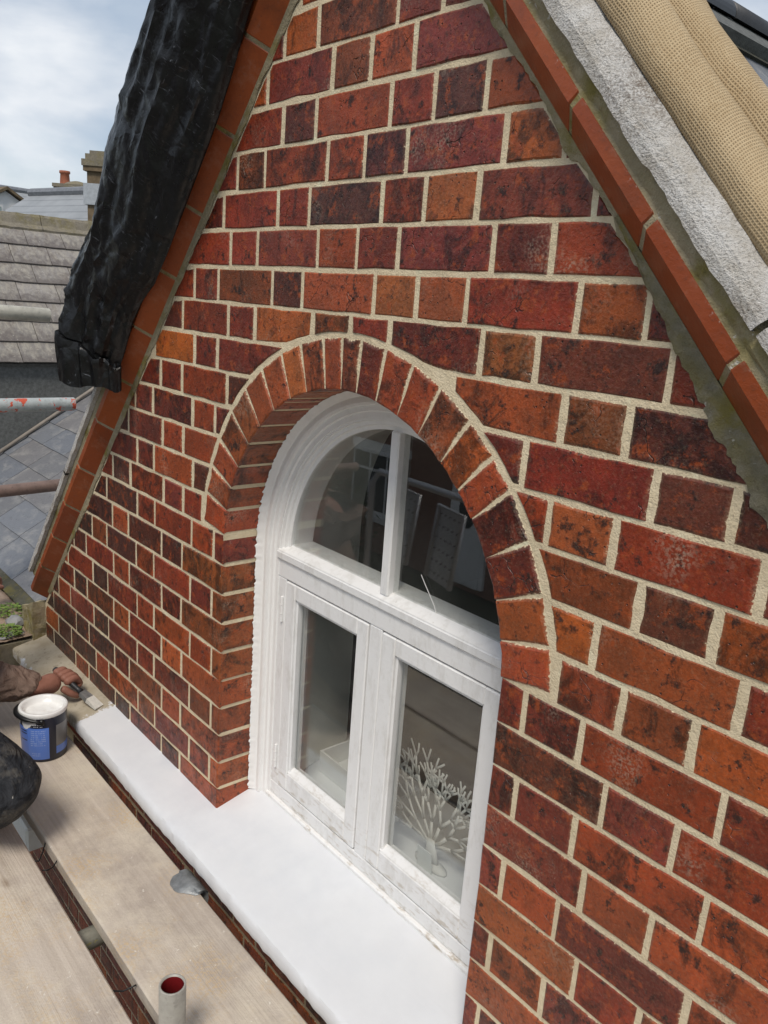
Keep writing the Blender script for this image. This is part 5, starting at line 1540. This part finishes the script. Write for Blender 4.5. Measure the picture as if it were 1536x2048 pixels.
# three small dark lumps set along the cheek under the eave
for yy in (0.50, 0.66, 0.83):
    g = G(); g.box((XC - .001, yy - .03, ZE - .055), (XC + .012, yy + .03, ZE - .03), .006); g.make('dark_lump', M['moss_lip'], nd)
for i in range(5):
    y0 = 0.02 + 0.46 * i; rp = E2 + UPD * (SLN - 0.03); n = 8
    vs = []; fs = []
    pr_ = [(0.075, -0.085), (0.080, -0.062), (0.05, -0.035), (0.032, 0.012), (0.018, 0.028), (-0.018, 0.028), (-0.032, 0.012), (-0.1, -0.09)]
    apx = Vector((ap.x - .01, 0, ap.z + 0.005))
    ys = [y0 + 0.455 * k / 10 for k in range(11)]
    for y in ys:
        for k, (dx, dz) in enumerate(pr_):
            vs.append((apx.x + dx + .004 * noise.noise(Vector((y * 30, k, 1))), y, apx.z + dz + .006 * noise.noise(Vector((y * 22, k * .7, 6)))))
    m = len(pr_)
    for j in range(10):
        for k in range(m - 1):
            a = j * m + k; fs.append((a, a + 1, a + m + 1, a + m))
    fs += [tuple(range(m)), tuple(range(10 * m + m - 1, 10 * m - 1, -1))]
    o = mk('ridge_stone', vs, fs, M['moss_stone'], nd, None, False); fix_normals(o)

# ------------------------------------------------------------------ far houses
def mat_far_slate():
    t = NT('far_slate'); p = t.sep(t.obj())
    f = t.math('FRACT', t.math('MULTIPLY', p[2], 7.2))
    line = t.ramp(f, 0.0, 0.16, 0.55, 1.0)
    n = t.noise(2.2, None, 5, .65); c = t.mix(t.ramp(n, .3, .7), (0.235, 0.25, 0.265), (0.31, 0.325, 0.34))
    cm = t.n('ShaderNodeCombineXYZ')
    for i in range(3): t.l(line, cm.inputs[i])
    c = t.mix(1.0, c, cm.outputs[0], 'MULTIPLY')
    return t.fin(c, .6, None, .3)
M['far_slate'] = mat_far_slate()
M['far_render'] = mat_simple('white_render', (0.72, 0.72, 0.71), .8, .2, 0, .08, 3)
M['far_brick'] = mat_simple('old_stock_brick', (0.20, 0.15, 0.095), .9, .2, 0, .5, 9, .6)
M['pot'] = mat_simple('chimney_pot_clay', (0.42, 0.15, 0.085), .7, .3, 0, .4, 9)
M['dark_pane'] = mat_simple('dark_pane', (0.05, 0.06, 0.06), .1, .5)
def ridge_house(A, B, half, pitch, wall, label, name='far_house', ov=0.3):
    A, B = Vector(A), Vector(B); B.z = A.z
    r = (B - A).normalized(); n = Vector((r.y, -r.x, 0))
    if n.dot(Vector((1.6, -.9, 0)) - A.to_2d().to_3d()) < 0: n = -n
    e = root(name, (A + B) / 2 + Vector((0, 0, -half * math.tan(pitch) - wall)), label, 'house')
    dn = n * half - Vector((0, 0, half * math.tan(pitch))); db = -n * half - Vector((0, 0, half * math.tan(pitch)))
    t = Vector((0, 0, .12))
    for d, nm in ((dn, 'roof_slope'), (db, 'roof_slope')):
        g = G(); g.prism([A, B, B + d, A + d], -t); o = g.make(nm, M['far_slate'], e); fix_normals(o)
    g = G(); L = (B - A).length; k = 0.94
    base = [A + n * half * k + Vector((0, 0, -half * math.tan(pitch) - .1)), B + n * half * k + Vector((0, 0, -half * math.tan(pitch) - .1)), B - n * half * k + Vector((0, 0, -half * math.tan(pitch) - .1)), A - n * half * k + Vector((0, 0, -half * math.tan(pitch) - .1))]
    g.prism(base, (0, 0, -wall)); o = g.make('wall', M['far_render'], e); fix_normals(o)
    g = G().tube([A + Vector((0, 0, .03)), B + Vector((0, 0, .03))], .09, 8); g.make('ridge', M['lead'], e)
    return e, r, n
A = dpt(-160, 353, 24); B = dpt(112, 377, 27)
hA, rA, nA = ridge_house(A, B, 4.5, math.radians(36), 4.5, 'far house with long grey slate roof and white gabled attic window')
# white gabled dormer on house A (a projecting gable)
gp = dpt(11, 379, 19.5); hw_ = 0.66; dirA = -nA
g = G(); c0 = gp - Vector((0, 0, 0.0)); L_ = gp - rA * hw_ * 1.05 - Vector((0, 0, .40)); R_ = gp + rA * hw_ * 1.05 - Vector((0, 0, .40))
g.prism([gp - Vector((0, 0, .03)), L_ + rA * .06, L_ + rA * .06 - Vector((0, 0, 1.4)), R_ - rA * .06 - Vector((0, 0, 1.4)), R_ - rA * .06], dirA * 2.5); o = g.make('attic_gable', M['far_render'], hA); fix_normals(o)
for q, s_ in ((L_, -1), (R_, 1)):
    g = G(); a = gp + nA * .12; b = q + nA * .12
    g.prism([a, b, b + Vector((0, 0, .06)), a + Vector((0, 0, .07))], dirA * 2.6); o = g.make('attic_roof', M['far_brick'], hA); fix_normals(o)
for s_ in (-.27, .27):
    c = gp + rA * s_ - Vector((0, 0, .60)) + nA * .01
    w = G(); w.prism([c - rA * .17 - Vector((0, 0, .24)), c + rA * .17 - Vector((0, 0, .24)), c + rA * .17 + Vector((0, 0, .24)), c - rA * .17 + Vector((0, 0, .24))], nA * .05)
    fo = w.make('window', M['far_render'], hA); fix_normals(fo)
    w = G(); c = c + nA * .052; w.prism([c - rA * .12 - Vector((0, 0, .19)), c + rA * .12 - Vector((0, 0, .19)), c + rA * .12 + Vector((0, 0, .19)), c - rA * .12 + Vector((0, 0, .19))], nA * .012)
    w = w.make('pane', mat_simple('far_pane', (.33, .40, .38), .15, .5), fo); fix_normals(w)
A = dpt(62, 389, 17); B = dpt(330, 384, 14.5)
hB, rB, nB = ridge_house(A, B, 3.6, math.radians(34), 4.5, 'nearer far house with pale grey slate roof and tall brick chimney')
def stack(px0, px1, pytop, pybot, D, depth, label, pots=()):
    a = dpt(px0, pybot, D); b = dpt(px1, pybot, D); t = dpt(px0, pytop, D)
    r = (b - a); r.z = 0; w = r.length; r.normalize(); n = Vector((-r.y, r.x, 0))
    if n.dot(a - Vector((1.6, -.9, 0))) < 0: n = -n
    h = t.z - a.z
    e = root('chimney_stack', a + Vector((0, 0, -.8)), label, 'chimney')
    def blk(x0, x1, z0, z1, d0, nm, mt, c=0.02):
        g = G(); q = [a + r * x0 + Vector((0, 0, z0)) - n * d0, a + r * x1 + Vector((0, 0, z0)) - n * d0, a + r * x1 + Vector((0, 0, z1)) - n * d0, a + r * x0 + Vector((0, 0, z1)) - n * d0]
        g.prism(q, n * (depth + 2 * d0)); o = g.make(nm, mt, e); fix_normals(o)
    return e, a, r, n, w, h, blk
e, a, r, n, w, h, blk = stack(172, 232, 302, 372, 14.0, .6, 'tall mossy brick chimney stack behind the black sheeting')
blk(0.02, w - .02, -1.2, h * .42, 0, 'shaft', M['far_brick']); blk(-.03, w + .03, h * .42, h * .56, .05, 'corbel', M['far_brick']); blk(-.05, w + .05, h * .56, h * .74, .07, 'corbel', M['moss_stone']); blk(-.0, w, h * .74, h * .90, .02, 'crown', M['moss_stone']); blk(.06, w - .06, h * .90, h, -.03, 'crown', M['moss_stone'])
blk(-.035, w + .03, -.30, h * .08, .04, 'lead_apron', mat_simple('pale_lead', (.42, .45, .48), .5, .4))
e, a, r, n, w, h, blk = stack(107, 168, 364, 384, 19.0, .5, 'low wide chimney stack with one orange pot on the far ridge')
blk(0, w, -.6, h * .55, 0, 'shaft', M['far_brick']); blk(-.02, w, h * .55, h * .9, .03, 'corbel', M['moss_stone'])
c = dpt(122, 367, 19.0) + n * .25
g = G().lathe([(.14, c.z - .05), (.115, c.z + .02), (.10, c.z + .24), (.125, c.z + .26), (.12, c.z + .31), (.085, c.z + .31), (.08, c.z - .05)], c, 16); g.make('chimney_pot', M['pot'], e, True)
vs = []; c2 = dpt(147, 369, 19.0) + n * .25
g = G(); g.lathe([(.34, c2.z - .06), (.30, c2.z + .02), (.20, c2.z + .07), (.06, c2.z + .10), (.001, c2.z + .105)], c2, 16); g.make('flaunching', M['moss_stone'], e, True)

# ------------------------------------------------------------------ street and houses opposite (seen in the panes)
M['asphalt'] = mat_simple('asphalt', (0.05, 0.05, 0.052), .9, .2, 0, .3, 8)
M['earth'] = mat_simple('ground', (0.10, 0.11, 0.07), .95, .1, 0, .3, .5)
M['paving'] = mat_simple('paving', (0.24, 0.23, 0.21), .9, .2, 0, .2, 3)
def sheet(name, x0, x1, y0, y1, z, mt): return tag(G().add([(x0, y0, z), (x1, y0, z), (x1, y1, z), (x0, y1, z)], [(0, 1, 2, 3)]).make(name, M[mt]), kind='structure')
sheet('ground', -400, 400, -400, 400, -6.32, 'earth')
sheet('road', -80, 80, -7.6, -2.6, -6.30, 'asphalt')
for y0, y1, nm in ((-2.6, -0.9, 'pavement'), (-9.2, -7.6, 'pavement')): tag(G().box((-80, y0, -6.315), (80, y1, -6.18), .02).make(nm, M['paving']), kind='structure')
M['opp_brick'] = mat_simple('dull_red_brick', (0.26, 0.14, 0.10), .9, .2, 0, .35, 12, .5)
M['upvc'] = mat_simple('white_upvc', (0.78, 0.78, 0.77), .4, .4, 0, .05, 5)
def opposite(x0, label, door_x):
    e = root('terraced_house', (x0 + 3, -13, -6.2), label, 'house')
    yf = -11.0
    G().box((x0, -18, -6.25), (x0 + 5.98, yf, -0.4)).make('wall', M['opp_brick'], e)
    g = G(); g.prism([(x0, yf + .35, -0.5), (x0, -18.3, -0.5), (x0, -14.5, 2.2)], (5.98, 0, 0)); o = g.make('roof', M['slate'], e); fix_normals(o)
    G().box((door_x - .55, yf - .02, -6.1), (door_x + .55, yf + .08, -3.75), .01).make('door_frame', M['upvc'], e)
    d = G().box((door_x - .45, yf + .06, -6.1), (door_x + .45, yf + .12, -3.85), .01).make('door', M['upvc'], e)
    vs = [(door_x + .24 * math.cos(a * math.pi / 10), yf + .125, -4.45 + .42 * math.sin(a * math.pi / 10)) for a in range(20)]
    mk('door_light', vs + [(x, y + .005, z) for x, y, z in vs], [tuple(range(20)), tuple(range(39, 19, -1))], M['dark_pane'], d)
    for wx, wz, ww, wh in ((x0 + 1.5, -4.55, 1.9, 1.5), (x0 + 1.5, -2.0, 1.6, 1.3), (x0 + 4.4, -2.0, 1.1, 1.3)):
        f = G().box((wx - ww / 2, yf - .02, wz - wh / 2), (wx + ww / 2, yf + .06, wz + wh / 2), .01).make('window', M['upvc'], e)
        k = 3 if ww > 1.2 else 2
        for q in range(k):
            a = wx - ww / 2 + .07 + (ww - .07) / k * q
            G().box((a, yf + .055, wz - wh / 2 + .08), (a + (ww - .07) / k - .07, yf + .068, wz + wh / 2 - .5)).make('pane', M['dark_pane'], f)
            G().box((a, yf + .055, wz + wh / 2 - .43), (a + (ww - .07) / k - .07, yf + .068, wz + wh / 2 - .08)).make('pane', M['dark_pane'], f)
        G().box((wx - ww / 2 - .1, yf - .02, wz - wh / 2 - .16), (wx + ww / 2 + .1, yf + .16, wz - wh / 2), .01).make('sill', M['upvc'], f)
        G().box((wx - ww / 2 - .1, yf - .02, wz + wh / 2), (wx + ww / 2 + .1, yf + .03, wz + wh / 2 + .2), .01).make('lintel', M['upvc'], f)
    return e
opposite(-20.0, 'terraced brick house across the street, farthest left in the reflection', -15.4)
opposite(-14.0, 'terraced brick house across the street with white front door, mirrored in the fanlight', -9.5)
opposite(-8.0, 'terraced brick house across the street, right-hand neighbour in the reflection', -3.4)
def hedge(c, sx, sy, sz, label, sd):
    random.seed(sd); g = G()
    for i in range(900):
        p = Vector((U(-1, 1), U(-1, 1), U(-1, 1)))
        k = max(abs(p.x), abs(p.y), abs(p.z)); p = p / k * U(.8, 1.06)
        p = Vector((c[0] + p.x * sx, c[1] + p.y * sy, c[2] + p.z * sz)); d = Vector((U(-1, 1), U(-1, 1), U(-1, 1))).normalized(); q = d.orthogonal().normalized()
        g.add([p, p + d * .09 + q * .05, p + d * .17, p + d * .09 - q * .05], [(0, 1, 2, 3)])
    f = g.make('hedge', mat_simple('hedge_leaf', (.07, .10, .02), .6, .3, 0, .4, 3)); tag(f, label, 'hedge')
hedge((-13.2, -9.8, -5.35), 1.5, .5, .9, 'clipped green hedge in front of the house with the white door', 5)
random.seed(99)
# aluminium step platform and guard rails behind the camera, mirrored in the fanlight
M['alu'] = mat_simple('aluminium', (0.62, 0.63, 0.65), .35, .5, .4, .12, 8, .1)
hp = root('step_platform', (-0.85, -1.22, ZBD), 'folded aluminium step platform with perforated treads standing on the outer board', 'step platform')
def panel(c, w, h, tilt):
    ux = Vector((math.cos(.25), math.sin(.25), 0)); uz = Vector((0, -math.sin(tilt), math.cos(tilt))); nn = ux.cross(uz)
    g = G(); q = [c - ux * w - uz * h, c + ux * w - uz * h, c + ux * w + uz * h, c - ux * w + uz * h]; g.prism(q, nn * .012); o = g.make('tread', M['alu'], hp); fix_normals(o)
    h_ = G()
    for i in range(5):
        for j in range(6):
            p = c + ux * w * (-.75 + .375 * i) + uz * h * (-.8 + .32 * j) - nn * .0015
            h_.prism([p - ux * .004 - uz * .004, p + ux * .004 - uz * .004, p + ux * .004 + uz * .004, p - ux * .004 + uz * .004], nn * .015)
    o2 = h_.make('perforations', M['dark'], o); o2['kind'] = 'stuff'
    f = G().tube([q[0], q[3], q[2], q[1]], .012, 8); f.make('tread_frame', M['alu'], hp, True)
panel(Vector((-0.72, -1.20, -1.42)), .10, .16, .15); panel(Vector((-1.02, -1.22, -1.40)), .10, .16, .15)
g = G().tube([(-1.25, -1.22, -1.79), (-1.25, -1.22, -1.25), (-1.20, -1.22, -1.19), (-0.6, -1.20, -1.19), (-.3, -1.20, -1.24), (-.3, -1.2, -1.79)], .016, 10); g.make('frame_rail', M['alu'], hp, True)
pipe((-1.9, -1.37, -0.85), (2.2, -1.37, -0.85), 'scaffold guard rail tube behind the camera at chest height', 0.0242, M['tube_grey'])
pipe((-1.9, -1.40, -2.4), (-1.9, -1.40, 0.3), 'upright scaffold tube at the far left end of the boards', 0.0242, M['tube_grey'])
